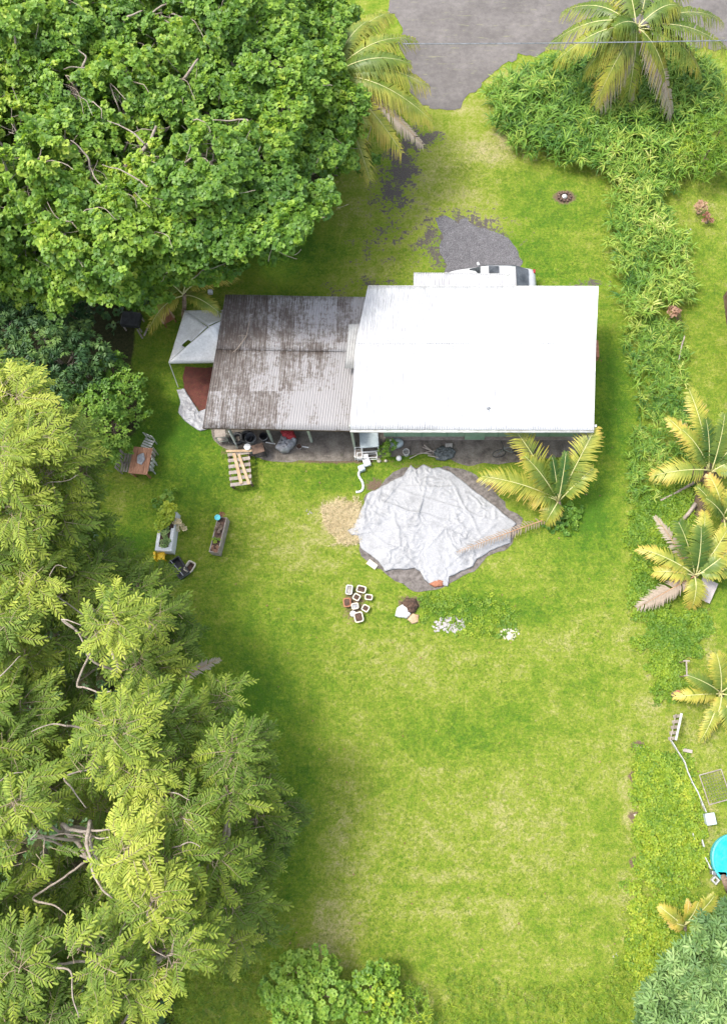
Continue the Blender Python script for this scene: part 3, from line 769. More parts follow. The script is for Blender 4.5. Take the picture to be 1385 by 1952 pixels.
# in the photo the pallet stands on something about table high
pq = P(457, 893, .55)
tr = thing('pallet', 'grey slatted pallet raised beside the shed with loose boards on it', 'pallet', (pq.x, pq.y, 0))
Mx = Matrix.Translation((pq.x, pq.y, .5)) @ Matrix.Rotation(ang((475, 918), (437, 920)) + math.pi + .08, 4, 'Z')
for i in range(6):
    G(Mx).box((0, -.78 + .31 * i, .06), (1.05 if i else 1.0, .17, .03)).build('deck_board', M['wood_grey'], tr)
for x in (-.47, 0, .47): G(Mx).box((x, 0, 0), (.05, 1.72, .09)).build('stringer', M['wood_dark'], tr)
for sx in (-.45, .45):
    for sy in (-.75, .75): G(Mx).box((sx, sy, -.27), (.09, .09, .45)).build('leg', M['wood_dark'], tr)
def plank(p, q, w, lab, mat='wood_new', t=.035):
    a_, b_ = Vector(p), Vector(q)
    o = G().beam(a_, b_, w, t).build('board', M[mat], None, origin=(a_ + b_) / 2); tag(o, lab, 'board', 'loose boards on the pallet'); return o
plank(P(446, 864, .62), P(460, 922, .62), .15, 'pale board lying lengthwise on the left of the raised pallet')
plank(P(455, 866, .66), P(475, 923, .60), .13, 'orange toned board lying lengthwise on the right of the raised pallet')
plank(P(431, 860, .64), P(480, 859, .64), .11, 'short board lying crosswise at the top of the raised pallet')
def bucket(px, py, z, r0, h, mat, lab, name='bucket', cat='bucket', lid=False, group=None):
    q = P(px, py, z)
    r = thing(name, lab, cat, q, group)
    g_ = G(); g_.lathe(q, [(r0 * .8, 0), (r0 * .95, h * .9), (r0, h * .92), (r0, h), (r0 * .93, h), (r0 * .78, .05)], 20); g_.build('body', M[mat], r, smooth=False)
    if lid: G().lathe(q + Vector((0, 0, h)), [(r0 * 1.03, 0), (r0 * 1.03, .02), (r0 * .9, .03)], 20).build('lid', M['white'], r)
    else:
        G().torus(q + Vector((0, 0, h * .9)), r0 * 1.0, .008, axis='Z').build('rim', M['white'], r)
    return r
bucket(477, 862, .0, .16, .72, 'white_dirty', 'white lidded bucket beside the top corner of the raised pallet', lid=True)
bucket(774, 866, .0, .16, .38, 'white_dirty', 'open white bucket standing by the green house wall')
# leaning pole
o = G().tube([P(453, 854), P(436, 822, 2.1)], .035, 7).build('pole', M['white'], None, origin=P(453, 854)); tag(o, 'white pole leaning on the shed edge above the raised pallet', 'pole')
# small rack left of pole
def frame_stand(name, px, py, w, d, h, mat, lab, cat, a_=0., top=None, topmat=None, shelf=False):
    q = P(px, py); Mx = Matrix.Translation(q) @ Matrix.Rotation(a_, 4, 'Z')
    r = thing(name, lab, cat, q)
    for sx in (-1, 1):
        for sy in (-1, 1): G(Mx).tube([(sx * w / 2, sy * d / 2, 0), (sx * w / 2 * .92, sy * d / 2 * .92, h)], .02, 6).build('leg', M[mat], r)
    for nm_, zz in (('lower_rail', h * .35), ('upper_rail', h - .02)):
        f_ = G(Mx)
        for s1 in (-1, 1):
            f_.tube([(-w / 2, s1 * d / 2, zz), (w / 2, s1 * d / 2, zz)], .016, 6); f_.tube([(s1 * w / 2, -d / 2, zz), (s1 * w / 2, d / 2, zz)], .016, 6)
        f_.build(nm_, M[mat], r)
    if top: G(Mx).box((0, 0, h + top / 2), (w * 1.05, d * 1.05, top)).build('top', M[topmat or mat], r, bevel=.01)
    if shelf: G(Mx).box((0, 0, h * .35 + .03), (w * .9, d * .9, .03)).build('shelf', M[topmat or mat], r)
    return r
frame_stand('plant_stand', 427, 838, .5, .4, .8, 'post_green', 'small pale frame stand at the left front corner of the old shed', 'stand', .1, .04, 'wood_grey', True)
frame_stand('folding_stand', 497, 866, .55, .45, .75, 'black', 'black folding stand with brown top under the shed edge', 'stand', .3, .03, 'wood_dark')
frame_stand('side_table', 705, 850, .85, .8, .85, 'white', 'white framed table with a pale blue grey top at the house corner', 'table', .08, .04, 'bluegrey')
frame_stand('bench_frame', 700, 873, .95, .28, .42, 'white', 'bare white tube bench frame lying in front of the pale table', 'frame', .05)
frame_stand('crate_frame', 684, 868, .36, .5, .45, 'white', 'small white square frame beside the shed post and pale table', 'frame', .0, shelf=True, topmat='wood_grey')
# pots under the shed
def tyre(px, py, z, R0, r_, lab, group=None, axis='Z'):
    o = G().torus(P(px, py, z), R0, r_, axis=axis).build('tyre', M['black'], None, origin=P(px, py, z), smooth=True); tag(o, lab, 'tyre', group); return o
tyre(452, 836, .10, .26, .1, 'black tyre lying flat nearest the leaning white pole', 'tyres under the shed edge')
tyre(470, 833, .10, .26, .1, 'black tyre lying flat behind the grey drum', 'tyres under the shed edge')
bucket(481, 842, .0, .26, .55, 'grey_metal', 'dark grey drum standing under the shed edge', 'drum', 'drum')
bucket(505, 838, .0, .2, .45, 'black', 'black tub beside the grey drum under the shed edge', 'tub', 'tub')
crumple('tarp_bundle', [(526, 858), (534, 846), (540, 832), (556, 832), (566, 842), (564, 852), (552, 864), (538, 866)], .25, .22, M['greytarp'], 'bundled silver grey tarp slumped by the middle shed post', 'tarp', .05, mound=.25, freq=5, seed=5)
crumple('red_bag', [(536, 826), (560, 824), (566, 838), (556, 846), (542, 840)], .45, .15, M['red_cloth'], 'red cloth bag piled on the silver grey tarp bundle', 'bag', .05, mound=.2, freq=5, seed=6)
for (p, q, lab) in (((506, 843), (525, 846), 'short white pipe lying left of the tarp bundle'), ((576, 851), (588, 853), 'short white pipe lying right of the tarp bundle')):
    o = G().tube([P(*p, .05), P(*q, .05)], .03, 7).build('pipe', M['white'], None, origin=P(*p)); tag(o, lab, 'pipe', 'short white pipes on the dirt')
bucket(571, 854, .0, .13, .22, 'wood_dark', 'small dark pot beside the tarp bundle', 'pot', 'pot')
# junk by the house
o = G().box(P(699, 882, .12), (.34, .34, .24), rz=.3).box(P(697, 870, .2), (.25, .25, .14), rz=.1).build('plastic_jug', M['white'], None, origin=P(699, 882), bevel=.03); tag(o, 'white plastic jug in front of the white bench frame', 'jug')
o = G().lathe(P(760, 875), [(.06, 0), (.13, .05), (.14, .14), (.09, .22), (.02, .24)], 14).build('float', M['white'], None, origin=P(760, 875), smooth=True); tag(o, 'round white float lying on the grass edge', 'float')
o = G().lathe(P(722, 879), [(.05, 0), (.11, .04), (.10, .12), (.02, .15)], 10).build('stone', M['beige'], None, origin=P(722, 879), smooth=True); tag(o, 'small beige stone on the grass right of the white jug', 'stone')
o = G().lathe(P(735, 879), [(.04, 0), (.08, .04), (.07, .10), (.02, .12)], 10).build('stone', M['beige'], None, origin=P(735, 879), smooth=True); tag(o, 'smaller beige stone nearer the round white float', 'stone')
o = G().beam(P(728, 855, .1), P(745, 838, .75), .08, .04).build('board', M['white_dirty'], None, origin=P(728, 855)); tag(o, 'pale board leaning beside the green weeds at the wall', 'board')
r = thing('wash_basin', 'grey white basin upturned against the green house wall', 'basin', P(755, 850)); q = P(755, 848, 0)
G().lathe(q, [(.10, .45), (.30, .42), (.36, .30), (.36, .1)], 18, sy=.7).build('bowl', M['bluegrey'], r, smooth=True)
for sx in (-1, 1): G().tube([q + Vector((sx * .2, 0, 0)), q + Vector((sx * .18, 0, .3))], .02, 6).build('leg', M['grey_metal'], r)
k = 0
for p, q, w, lab in (((800, 862), (822, 866), .07, 'short driftwood stick'), ((795, 866), (830, 858), .05, ''), ((805, 852), (828, 862), .06, ''), ((780, 874), (800, 864), .05, ''), ((815, 868), (835, 872), .06, ''), ((808, 848), (820, 858), .08, '')):
    k += 1
    o = G().tube([P(*p, .04 + .03 * k), P(*q, .06 + .03 * k)], [w * .6, w * .45], 6).build('scrap_wood', M['wood_grey'], None, origin=P(*p)); tag(o, 'loose weathered stick in the scrap wood heap right of the white bucket', 'stick', 'scrap sticks by the house wall')
o = crumple('net_heap', [(825, 862), (840, 850), (858, 852), (868, 862), (862, 874), (845, 880), (830, 876)], .08, .16, worn('dark netting', (.05, .06, .06), (.15, .17, .17), 9, .9, bmp=.9), 'heap of dark netting between the scrap sticks and the bicycle', 'net', .06, mound=.12, freq=6, seed=8)
# hose with teal head
pts = [P(678, 938, .04), P(688, 936, .04), P(692, 928, .04), P(690, 918, .05), P(684, 908, .06), P(684, 900, .10), P(689, 893, .16)]
sm = []
for i in range(len(pts) - 1):
    for j in range(4):
        t = j / 4
        p0, p1, p2, p3 = pts[max(i - 1, 0)], pts[i], pts[i + 1], pts[min(i + 2, len(pts) - 1)]
        sm.append(.5 * ((2 * p1) + (-p0 + p2) * t + (2 * p0 - 5 * p1 + 4 * p2 - p3) * t * t + (-p0 + 3 * p1 - 3 * p2 + p3) * t ** 3))
r = thing('pool_hose', 'white corrugated hose with a pale teal pump head on the grass', 'hose', P(688, 915))
G().tube(sm, [.05 + .012 * (i % 2) for i in range(len(sm))], 8).build('hose', M['white'], r)
crumple_c = P(689, 893)
G().box(P(689, 893, .14), (.32, .3, .26), rz=.4).build('pump', M['bluegrey'], r, bevel=.04)
G().tube([P(692, 890, .2), P(703, 886, .3)], .025, 6).build('handle', M['bluegrey'], r)
# bicycle
def bike():
    q = P(955, 868); a_ = ang((945, 868), (985, 862)); r = thing('bicycle', 'black and grey bicycle leaning under the house wall behind the palm', 'bicycle', q)
    Mx = Matrix.Translation(P(950, 872, 0)) @ Matrix.Rotation(a_, 4, 'Z') @ Matrix.Rotation(-.22, 4, 'X')
    for x in (0, 1.05):
        w = G(Mx).torus((x, 0, .34), .32, .022); w_ = w.build('wheel', M['black'], r, smooth=True)
        s_ = G(Mx)
        for k in range(9):
            t = math.pi * 2 * k / 9; s_.tube([(x, 0, .34), (x + .31 * math.cos(t), 0, .34 + .31 * math.sin(t))], .004, 4)
        s_.build('spokes', M['grey_metal'], w_)
    f_ = G(Mx)
    for p, q_ in (((0, .34), (.22, .78)), ((.22, .74), (.72, .78)), ((.22, .66), (.55, .32)), ((.72, .85), (.55, .32)), ((.55, .32), (1.05, .34)), ((.74, .74), (1.05, .34)), ((.22, .78), (.16, .98))):
        f_.tube([(p[0], 0, p[1]), (q_[0], 0, q_[1])], .022, 6)
    f_.build('frame', M['grey_metal'], r)
    G(Mx).tube([(.1, -.28, 1.0), (.16, 0, .98), (.1, .28, 1.0)], .018, 6).build('handlebar', M['black'], r)
    G(Mx).box((.72, 0, .9), (.26, .14, .05)).build('saddle', M['black'], r, bevel=.02)
bike()
G().box(P(855, 850, .12), (.35, .2, .2)).build('block', M['concrete'], None, origin=P(855, 850)); tag(bpy.data.objects['block'], 'small grey block against the skirting above the netting', 'block')

# --- block beside the tarp
o = G().box(P(709, 1076, .06), (.5, .26, .09), rz=ang((700, 1070), (718, 1083))).build('paver', M['beige'], None, origin=P(709, 1076), bevel=.01); tag(o, 'beige paver lying on the soil at the lower left of the silver tarp', 'paver')
for (x, y, lab) in ((838, 1114, 'brown stone at the bottom tip of the silver tarp'),):
    crumple('stone', [(818, 1113), (832, 1106), (845, 1108), (843, 1118), (828, 1121)], .06, .08, M['terracotta'], lab, 'stone', .05, mound=.08, freq=6, seed=2)

# --- wooden table with chairs
tq = P(268, 878, .75)
r = thing('wooden_table', 'reddish brown plank table on the lawn beside the bushes', 'table', (tq.x, tq.y, 0))
a_ = ang((265, 905), (276, 852)) - math.pi / 2
Mx = Matrix.Translation((tq.x, tq.y, 0)) @ Matrix.Rotation(a_, 4, 'Z')
for k in range(4): G(Mx).box((-.345 + .23 * k, 0, .735), (.22, 1.35, .04)).build('table_plank', M['wood_red'], r)
G(Mx).box((0, -.6, .68), (.8, .06, .07)).build('apron', M['wood_red'], r)
for sx in (-.36, .36):
    for sy in (-.58, .58): G(Mx).box((sx, sy, .355), (.08, .08, .70)).build('leg', M['wood_red'], r)
o = crumple('rag', [(262, 862), (272, 858), (275, 870), (268, 880), (261, 876)], .0, .03, M['greytarp'], 'dark rag on the wooden table top', 'cloth', .05, freq=6)
o.location = (tq.x + .02, tq.y + .08, .765)
def slat_chair(px, py, a_, lab, mat='wood_grey'):
    q = P(px, py); Mx = Matrix.Translation(q) @ Matrix.Rotation(a_, 4, 'Z')
    r = thing('slatted_chair', lab, 'chair', q, 'chairs around the wooden table')
    s_ = G(Mx)
    for k in range(4): s_.box((0, -.2 + k * .13, .43), (.5, .09, .025))
    s_.build('seat', M[mat], r)
    b_ = G(Mx)
    for k in range(3): b_.box((-.2 + .2 * k, .30, .70), (.12, .025, .5))
    b_.build('backrest', M[mat], r)
    for sx in (-.22, .22):
        for sy in (-.22, .26): G(Mx).box((sx, sy, .21), (.05, .05, .42)).build('leg', M[mat], r)
slat_chair(252, 880, a_ + math.pi / 2, 'weathered slatted chair at the left long side of the wooden table')
slat_chair(246, 896, a_ + math.pi / 2, 'weathered slatted chair at the lower left corner of the wooden table')
slat_chair(290, 874, a_ - math.pi / 2, 'weathered slatted chair at the upper right side of the wooden table')
slat_chair(288, 894, a_ - math.pi / 2, 'pale slatted chair at the lower right side of the wooden table', 'white_dirty')
slat_chair(287, 852, a_ - .3, 'pale chair at the top right corner of the wooden table', 'white_dirty')

# --- foliage kit
def leaf(L=1.0, W=.6, fold=.12, droop=.1, base=0.05):
    """leaf along +X"""
    v = [(base, 0, 0), (L * .35, W * .5, fold * W), (L * .75, W * .42, fold * W - droop * .5), (L, 0, -droop), (L * .75, -W * .42, fold * W - droop * .5), (L * .35, -W * .5, fold * W)]
    f = [(0, 3, 2, 1), (0, 5, 4, 3)]
    return np.array(v, float), np.array(f)
def rosette(n, L, W, pitch0=.2, pitch1=.9, fold=.12, droop=.1, seed=0, base=.05):
    r_ = np.random.default_rng(seed); Vs, Fs, Ts = [], [], []
    off = 0
    for k in range(n):
        v, f = leaf(L * r_.uniform(.75, 1.1), W * r_.uniform(.8, 1.1), fold, droop, base)
        p = r_.uniform(pitch0, pitch1); a_ = 2 * math.pi * (k + r_.uniform(-.3, .3)) / n * 1.0
        roll = r_.uniform(-.4, .4)
        R = Matrix.Rotation(a_, 3, 'Z') @ Matrix.Rotation(-p, 3, 'Y') @ Matrix.Rotation(roll, 3, 'X')
        v = v @ np.array(R).T
        Vs.append(v); Fs.append(f + off); off += len(v); Ts.append(np.full(len(v), r_.uniform(-.16, .16)))
    return np.concatenate(Vs), np.concatenate(Fs), np.concatenate(Ts)
def blade_clump(n, L, W, seg=3, seed=0, arch=1.0, up=1.1):
    r_ = np.random.default_rng(seed); Vs, Fs, Ts = [], [], []; off = 0
    for k in range(n):
        a_ = r_.uniform(0, 2 * math.pi); l_ = L * r_.uniform(.6, 1.1); p0 = up * r_.uniform(.6, 1.15)
        x = z = 0; v = []
        for s_ in range(seg + 1):
            t = s_ / seg; w = W * (1 - t) ** .6 * (.7 + .3 * math.sin(t * 3)) if s_ < seg else W * .08
            v += [(x, w / 2, z), (x, -w / 2, z)]
            p = p0 - arch * 1.9 * t; x += math.cos(p) * l_ / seg; z += math.sin(p) * l_ / seg
        v = np.array(v) @ np.array(Matrix.Rotation(a_, 3, 'Z')).T + np.array([r_.uniform(-.06, .06), r_.uniform(-.06, .06), 0]) * L
        f = np.array([(2 * s_, 2 * s_ + 1, 2 * s_ + 3, 2 * s_ + 2) for s_ in range(seg)])
        Vs.append(v); Fs.append(f + off); off += len(v); Ts.append(np.full(len(v), r_.uniform(-.25, .25)))
    return np.concatenate(Vs), np.concatenate(Fs), np.concatenate(Ts)
def fern_spray(L=1.5, pairs=9, fl=.30, fw=.088, seed=0):
    """a twig along +X with finger-like leaves left and right"""
    r_ = np.random.default_rng(seed); Vs, Fs, Ts = [], [], []; off = 0
    def add(v, f, t):
        nonlocal off
        Vs.append(v); Fs.append(f + off); off += len(v); Ts.append(np.full(len(v), t))
    ax = lambda t: np.array([L * t, .10 * math.sin(t * 3 + seed), .12 * math.sin(t * 2.2) - .30 * t * t])
    for i in range(pairs + 1):
        t = .10 + .88 * i / pairs
        for s_ in ((1, -1) if i < pairs else (0,)):
            l_ = fl * (.75 + .5 * math.sin(math.pi * (t * .8 + .12))) * r_.uniform(.8, 1.15)
            yaw = s_ * (1.12 - .40 * t) + r_.uniform(-.22, .22); dz_ = r_.uniform(-.10, .10)
            b0 = ax(t)
            d = np.array([math.cos(yaw), math.sin(yaw), 0]); sd_ = np.array([-math.sin(yaw), math.cos(yaw), 0])
            v = []
            for u_, w_ in ((0.0, .4), (.3, .85), (.85, 1.1), (1.0, .7)):
                c_ = b0 + d * l_ * u_ + np.array([0, 0, (.16 + dz_ * 3) * u_ * l_ - .5 * l_ * u_ * u_])
                v += [c_ + sd_ * fw * .5 * w_ + np.array([0, 0, .018]), c_, c_ - sd_ * fw * .5 * w_ + np.array([0, 0, .018])]
            f = []
            for k in range(3):
                f += [(3 * k, 3 * k + 1, 3 * k + 4, 3 * k + 3), (3 * k + 1, 3 * k + 2, 3 * k + 5, 3 * k + 4)]
            add(np.array(v), np.array(f), r_.uniform(-.12, .12) + .10 * t)
    return np.concatenate(Vs), np.concatenate(Fs), np.concatenate(Ts)
def norm(a_): return a_ / np.maximum(np.linalg.norm(a_, axis=-1, keepdims=True), 1e-6)
def frames(fwd, up):
    x = norm(fwd); z = norm(up - (up * x).sum(-1, keepdims=True) * x); y = np.cross(z, x)
    return np.stack([x, y, z], -1)
def inst(templates, pos, R, sc, tint, which=None):
    """merge many placed copies of small leaf shapes into arrays for ONE mesh"""
    if which is None: which = rng.integers(0, len(templates), len(pos))
    Vs, Fs, Ts = [], [], []; off = 0
    for k, (tv, tf, tt) in enumerate(templates):
        s_ = which == k
        if not s_.any(): continue
        p, r_, q, ti = pos[s_], R[s_], sc[s_], tint[s_]
        v = np.einsum('nij,vj->nvi', r_, tv) * q[:, None, None] + p[:, None, :]
        n = len(p)
        f = tf[None] + (np.arange(n) * len(tv))[:, None, None] + off
        Vs.append(v.reshape(-1, 3)); Fs.append(f.reshape(-1, tf.shape[1])); Ts.append((ti[:, None] + tt[None]).ravel())
        off += n * len(tv)
    return np.concatenate(Vs), np.concatenate(Fs), np.clip(np.concatenate(Ts), 0, 1)
def dirs(n, low=-.2):
    z = rng.uniform(low, 1, n); a_ = rng.uniform(0, 2 * math.pi, n); s_ = np.sqrt(1 - z * z)
    return np.stack([s_ * np.cos(a_), s_ * np.sin(a_), z], -1)
def near_lines(p, lines, rad, below=.2):
    """clumps standing close above a bare limb are left out, so it shows"""
    keep = np.ones(len(p), bool)
    for ln in lines:
        for a_, b_ in zip(ln[:-1], ln[1:]):
            a_, b_ = np.array(a_), np.array(b_); d = b_ - a_
            t = np.clip(((p - a_)[:, :2] @ d[:2]) / max((d[:2] ** 2).sum(), 1e-6), 0, 1)
            c_ = a_ + t[:, None] * d
            keep &= ~((np.linalg.norm((p - c_)[:, :2], axis=1) < rad) & (p[:, 2] > c_[:, 2] - below))
    return keep
T_round = [rosette(7, .19, .165, -.1, .6, .08, .05, s_, base=.04) for s_ in range(5)]
T_small = [rosette(6, .17, .10, .0, .8, .15, .04, s_ + 20) for s_ in range(4)]
T_heart = [rosette(6, .20, .18, .0, .7, .10, .05, s_ + 40) for s_ in range(4)]
T_star = [rosette(10, .36, .085, -.1, .35, .05, .10, s_ + 60) for s_ in range(4)]
T_umb = [rosette(11, .28, .09, -.3, .25, .05, .12, s_ + 70) for s_ in range(4)]
T_vine = [rosette(5, .13, .085, .0, .9, .1, .03, s_ + 80) for s_ in range(4)]
T_spray = [fern_spray(seed=s_, L=1.1 + .15 * s_, pairs=int((1.1 + .15 * s_) / .150)) for s_ in range(4)]
def twig_t(L, seed):
    ax = [np.array([L * t, .10 * math.sin(t * 3 + seed), .12 * math.sin(t * 2.2) - .30 * t * t + .012]) for t in (-.25, .2, .6, 1.0)]
    v = []
    for i, a_ in enumerate(ax):
        w = .016 * (1.2 - .28 * i); v += [a_ + (0, w, 0), a_ + (0, 0, w), a_ - (0, w, 0)]
    f = []
    for i in range(3): f += [(3 * i, 3 * i + 1, 3 * i + 4, 3 * i + 3), (3 * i + 1, 3 * i + 2, 3 * i + 5, 3 * i + 4)]
    return np.array(v), np.array(f), np.zeros(12)
T_twig = [twig_t(1.1 + .15 * s_, s_) for s_ in range(4)]
T_strap = [blade_clump(8, .80, .085, 3, s_ + 3) for s_ in range(5)]
T_weed = [blade_clump(7, .35, .03, 3, s_ + 13) for s_ in range(4)]
T_grass = [blade_clump(3, .10, .022, 1, s_ + 23, arch=.3, up=.8) for s_ in range(5)]

def leafy(name, lobes, templ, dens, mat, parent, low=-.25, sc=(.8, 1.2), flat=.75, lines=(), linerad=.4, tilt=.5, tb=.45, ts=.25, outward=False, shell=(.72, 1.06), hole=()):
    Pp, Ff, Uu, Ti = [], [], [], []
    for (x, y, z, r_) in lobes:
        n = int(dens * 2 * math.pi * r_ * r_)
        d = dirs(n, low)
        rad = r_ * rng.uniform(shell[0], shell[1], n) * (1 + .22 * np.sin(d[:, 0] * 5 + x * 3) * np.cos(d[:, 1] * 4 + y * 2))
        p = np.array([x, y, z]) + d * rad[:, None] * np.array([1, 1, flat])
        Pp.append(p); Uu.append(norm(d * .8 + np.array([0, 0, .9]) + rng.normal(0, tilt * .5, (n, 3))))
        tang = d * np.array([1, 1, 0]) + rng.normal(0, .45, (n, 3))
        Ff.append(norm(tang + np.array([0, 0, -.15])))
        lb = rng.uniform(-.16, .16)
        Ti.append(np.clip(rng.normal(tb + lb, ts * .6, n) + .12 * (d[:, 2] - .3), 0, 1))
    Pp, Ff, Uu, Ti = (np.concatenate(q) for q in (Pp, Ff, Uu, Ti))
    k = Pp[:, 2] > .08
    if lines: k &= near_lines(Pp, lines, linerad)
    for hx, hy, hr in hole: k &= np.hypot(Pp[:, 0] - hx, Pp[:, 1] - hy) > hr * (1 + .3 * np.sin(7 * np.arctan2(Pp[:, 1] - hy, Pp[:, 0] - hx)))
    Pp, Ff, Uu, Ti = Pp[k], Ff[k], Uu[k], Ti[k]
    n = len(Pp)
    V, Fc, T = inst(templ, Pp, frames(Ff, Uu), rng.uniform(sc[0], sc[1], n), Ti)
    V[:, 2] = np.maximum(V[:, 2], .03)
    return npmesh(name, V, Fc, mat, parent, tint=T)

def wiggle(a_, b_, n=5, amp=.15, seed=0.):
    a_, b_ = Vector(a_), Vector(b_)
    out = []
    for i in range(n + 1):
        t = i / n; p = a_.lerp(b_, t)
        p += noise.noise_vector(p * .9 + Vector((seed, 0, 0))) * amp * (b_ - a_).length * math.sin(math.pi * t)
        out.append(p)
    return out
def smooth_line(pts, k=5, jit=.05):
    pts = [Vector(p) for p in pts]; out = []
    for i in range(len(pts) - 1):
        p0, p1, p2, p3 = pts[max(i - 1, 0)], pts[i], pts[i + 1], pts[min(i + 2, len(pts) - 1)]
        for j in range(k):
            t = j / k
            q = .5 * ((2 * p1) + (-p0 + p2) * t + (2 * p0 - 5 * p1 + 4 * p2 - p3) * t * t + (-p0 + 3 * p1 - 3 * p2 + p3) * t ** 3)
            out.append(q + noise.noise_vector(q * 2.2) * jit)
    return out + [pts[-1]]
def trunk_mesh(base, top, r0, lobes, extra, mat, parent, twig=True):
    g_ = G()
    path = wiggle(base, top, 6, .12, base.x)
    g_.tube(path, [r0 * (1.25 - .75 * i / 6) for i in range(7)], 9)
    for (x, y, z, r_) in lobes:
        tgt = Vector((x, y, z + r_ * .05)); src = path[3] if z < top.z * .8 else path[5]
        pp = wiggle(src, tgt, 5, .2, x + y)
        g_.tube(pp, [r0 * .45 * (1 - .75 * i / 5) for i in range(6)], 6)
        if twig:
            for k in range(2):
                d = Vector(dirs(1, .1)[0]) * r_ * .55; d.z *= .5
                g_.tube(wiggle(pp[-1 - (k % 2)], Vector((x, y, z)) + d, 3, .2, k + x), [.025, .02, .014, .008], 5)
    for ln, rr in extra:
        rr *= .72; ln = smooth_line(ln)
        src = min(path, key=lambda q: (q - Vector(ln[0])).length)
        a0 = Vector(ln[0]) - (Vector(ln[1]) - Vector(ln[0])).normalized() * .5 - Vector((0, 0, .35))
        g_.tube(smooth_line([src, src.lerp(a0, .5) - Vector((0, 0, .2)), a0, ln[0]]) , rr * 1.1, 6)
        g_.tube(ln, [rr * (1 - .6 * i / (len(ln) - 1)) for i in range(len(ln))], 7)
    return g_.build('trunk', mat, parent, smooth=True)

def region_lobes(poly, zf, r_m, step, seed, jit=.45):
    r_ = np.random.default_rng(seed); out = []
    xs = [p[0] for p in poly]; ys = [p[1] for p in poly]
    y = min(ys); row = 0
    while y < max(ys):
        x = min(xs) + (row % 2) * step / 2
        while x < max(xs):
            qx, qy = x + r_.uniform(-jit, jit) * step, y + r_.uniform(-jit, jit) * step
            if inpoly(np.array([qx]), np.array([qy]), poly)[0]:
                z = zf(qx, qy) + r_.uniform(-.7, .9)
                p = P(qx, qy, z); out.append((p.x, p.y, z, r_m * r_.uniform(.75, 1.25)))
            x += step
        y += step * .87; row += 1
    return out
def split(lobes, centers):
    res = [[] for _ in centers]
    cs = np.array([[c.x, c.y] for c in centers])
    for l in lobes:
        res[int(np.argmin(((cs - np.array(l[:2])) ** 2).sum(1)))].append(l)
    return res

# ================================================================== TREES: big broad-leaved wood, top left
REG_A = [(-260, -80), (120, -80), (400, -70), (620, -50), (660, 10), (640, 60), (630, 110), (655, 160), (672, 215), (655, 270), (630, 330), (612, 395), (585, 430), (540, 455), (495, 462), (440, 450), (392, 470), (352, 508), (300, 528),
         (260, 520), (180, 530), (80, 535), (0, 530), (-120, 540), (-260, 500)]
def za(px, py):
    e = max(0, min(1, min((690 - px) / 170, (560 - py) / 130)))
    return 4.8 + 3.2 * e + .9 * math.sin(px * .017 + 1) * math.cos(py * .021)
lobA = region_lobes(REG_A, za, 1.15, 46, 4)
HA = [P(285, 110, 8), P(40, 250, 8), P(60, 330, 7), P(410, 215, 8), P(330, 270, 8), P(245, 300, 8), P(75, 480, 6.5), P(230, 220, 8), P(430, 300, 7), P(150, 300, 8)]
holeA = [(q.x, q.y, rr) for q, rr in zip(HA, (.9, .7, .9, .6, .95, .7, .5, .5, .6, .6))]
for k in range(26):
    q = P(rng.uniform(0, 600), rng.uniform(20, 460), 7.5); holeA.append((q.x, q.y, rng.uniform(.15, .38)))
zl = 9.0
def L3(pts, z0, z1=None):
    n = len(pts); z1 = z0 if z1 is None else z1
    return [P(a_, b_, z0 + (z1 - z0) * i / (n - 1)) for i, (a_, b_) in enumerate(pts)]
limA = [(L3([(240, 318), (262, 298), (285, 270), (298, 240)], 7.6, 8.6), .17), (L3([(262, 298), (300, 312), (355, 316)], 7.9, 8.6), .09), (L3([(325, 188), (350, 150), (378, 112)], 7.8, 8.8), .14),
        (L3([(90, 335), (60, 300), (42, 262)], 5.5, 7.4), .16), (L3([(172, 320), (168, 300), (152, 282), (135, 268)], 8.6, 9.2), .07), (L3([(172, 320), (185, 345), (205, 355)], 8.6, 9.), .05), (L3([(108, 352), (130, 345), (142, 330)], 8.2, 8.6), .12),
        (L3([(255, 255), (230, 240), (205, 230)], 9., 9.2), .05), (L3([(270, 345), (230, 325), (195, 314)], 8.8, 9.), .05), (L3([(470, 228), (440, 230), (405, 229)], 8.8, 9.0), .06), (L3([(150, 135), (165, 110), (150, 95)], 8.8, 9.2), .08),
        (L3([(165, 130), (140, 128), (122, 132)], 8.9, 9.2), .05), (L3([(405, 310), (408, 290), (420, 270)], 8.8, 9.), .04), (L3([(430, 338), (410, 322), (400, 310)], 8.8, 9.), .04), (L3([(310, 10), (340, 0), (380, -6)], 8.8, 9.), .05),
        (L3([(335, 385), (320, 372), (312, 365)], 8.7, 9.), .04), (L3([(60, 50), (62, 30), (50, 5)], 8.8, 9.2), .04), (L3([(62, 35), (45, 30), (38, 26)], 8.8, 9.2), .03), (L3([(215, 175), (212, 160), (240, 190)], 8.8, 9.), .04),
        (L3([(250, 30), (265, 22), (272, 20)], 8.8, 9.), .06), (L3([(325, 45), (315, 38), (300, 30)], 8.8, 9.), .05), (L3([(95, 185), (92, 172), (90, 165)], 8., 8.4), .10)]
cenA = [P(40, 60, 4), P(240, 40, 4), (P(460, 40, 4)), P(60, 380, 4), P(260, 330, 4), P(480, 310, 4)]
labA = ['big round leaved tree in the top left corner with yellow green leaf tips', 'big round leaved tree along the top edge with a dark hole in its crown', 'dense green tree along the top edge left of the tall palm',
        'broad leaved tree at the left edge with a leaning brown trunk showing', 'broad leaved tree with thick bare forked limb showing, above the tent', 'broad leaved tree spreading over the lawn above the old shed']
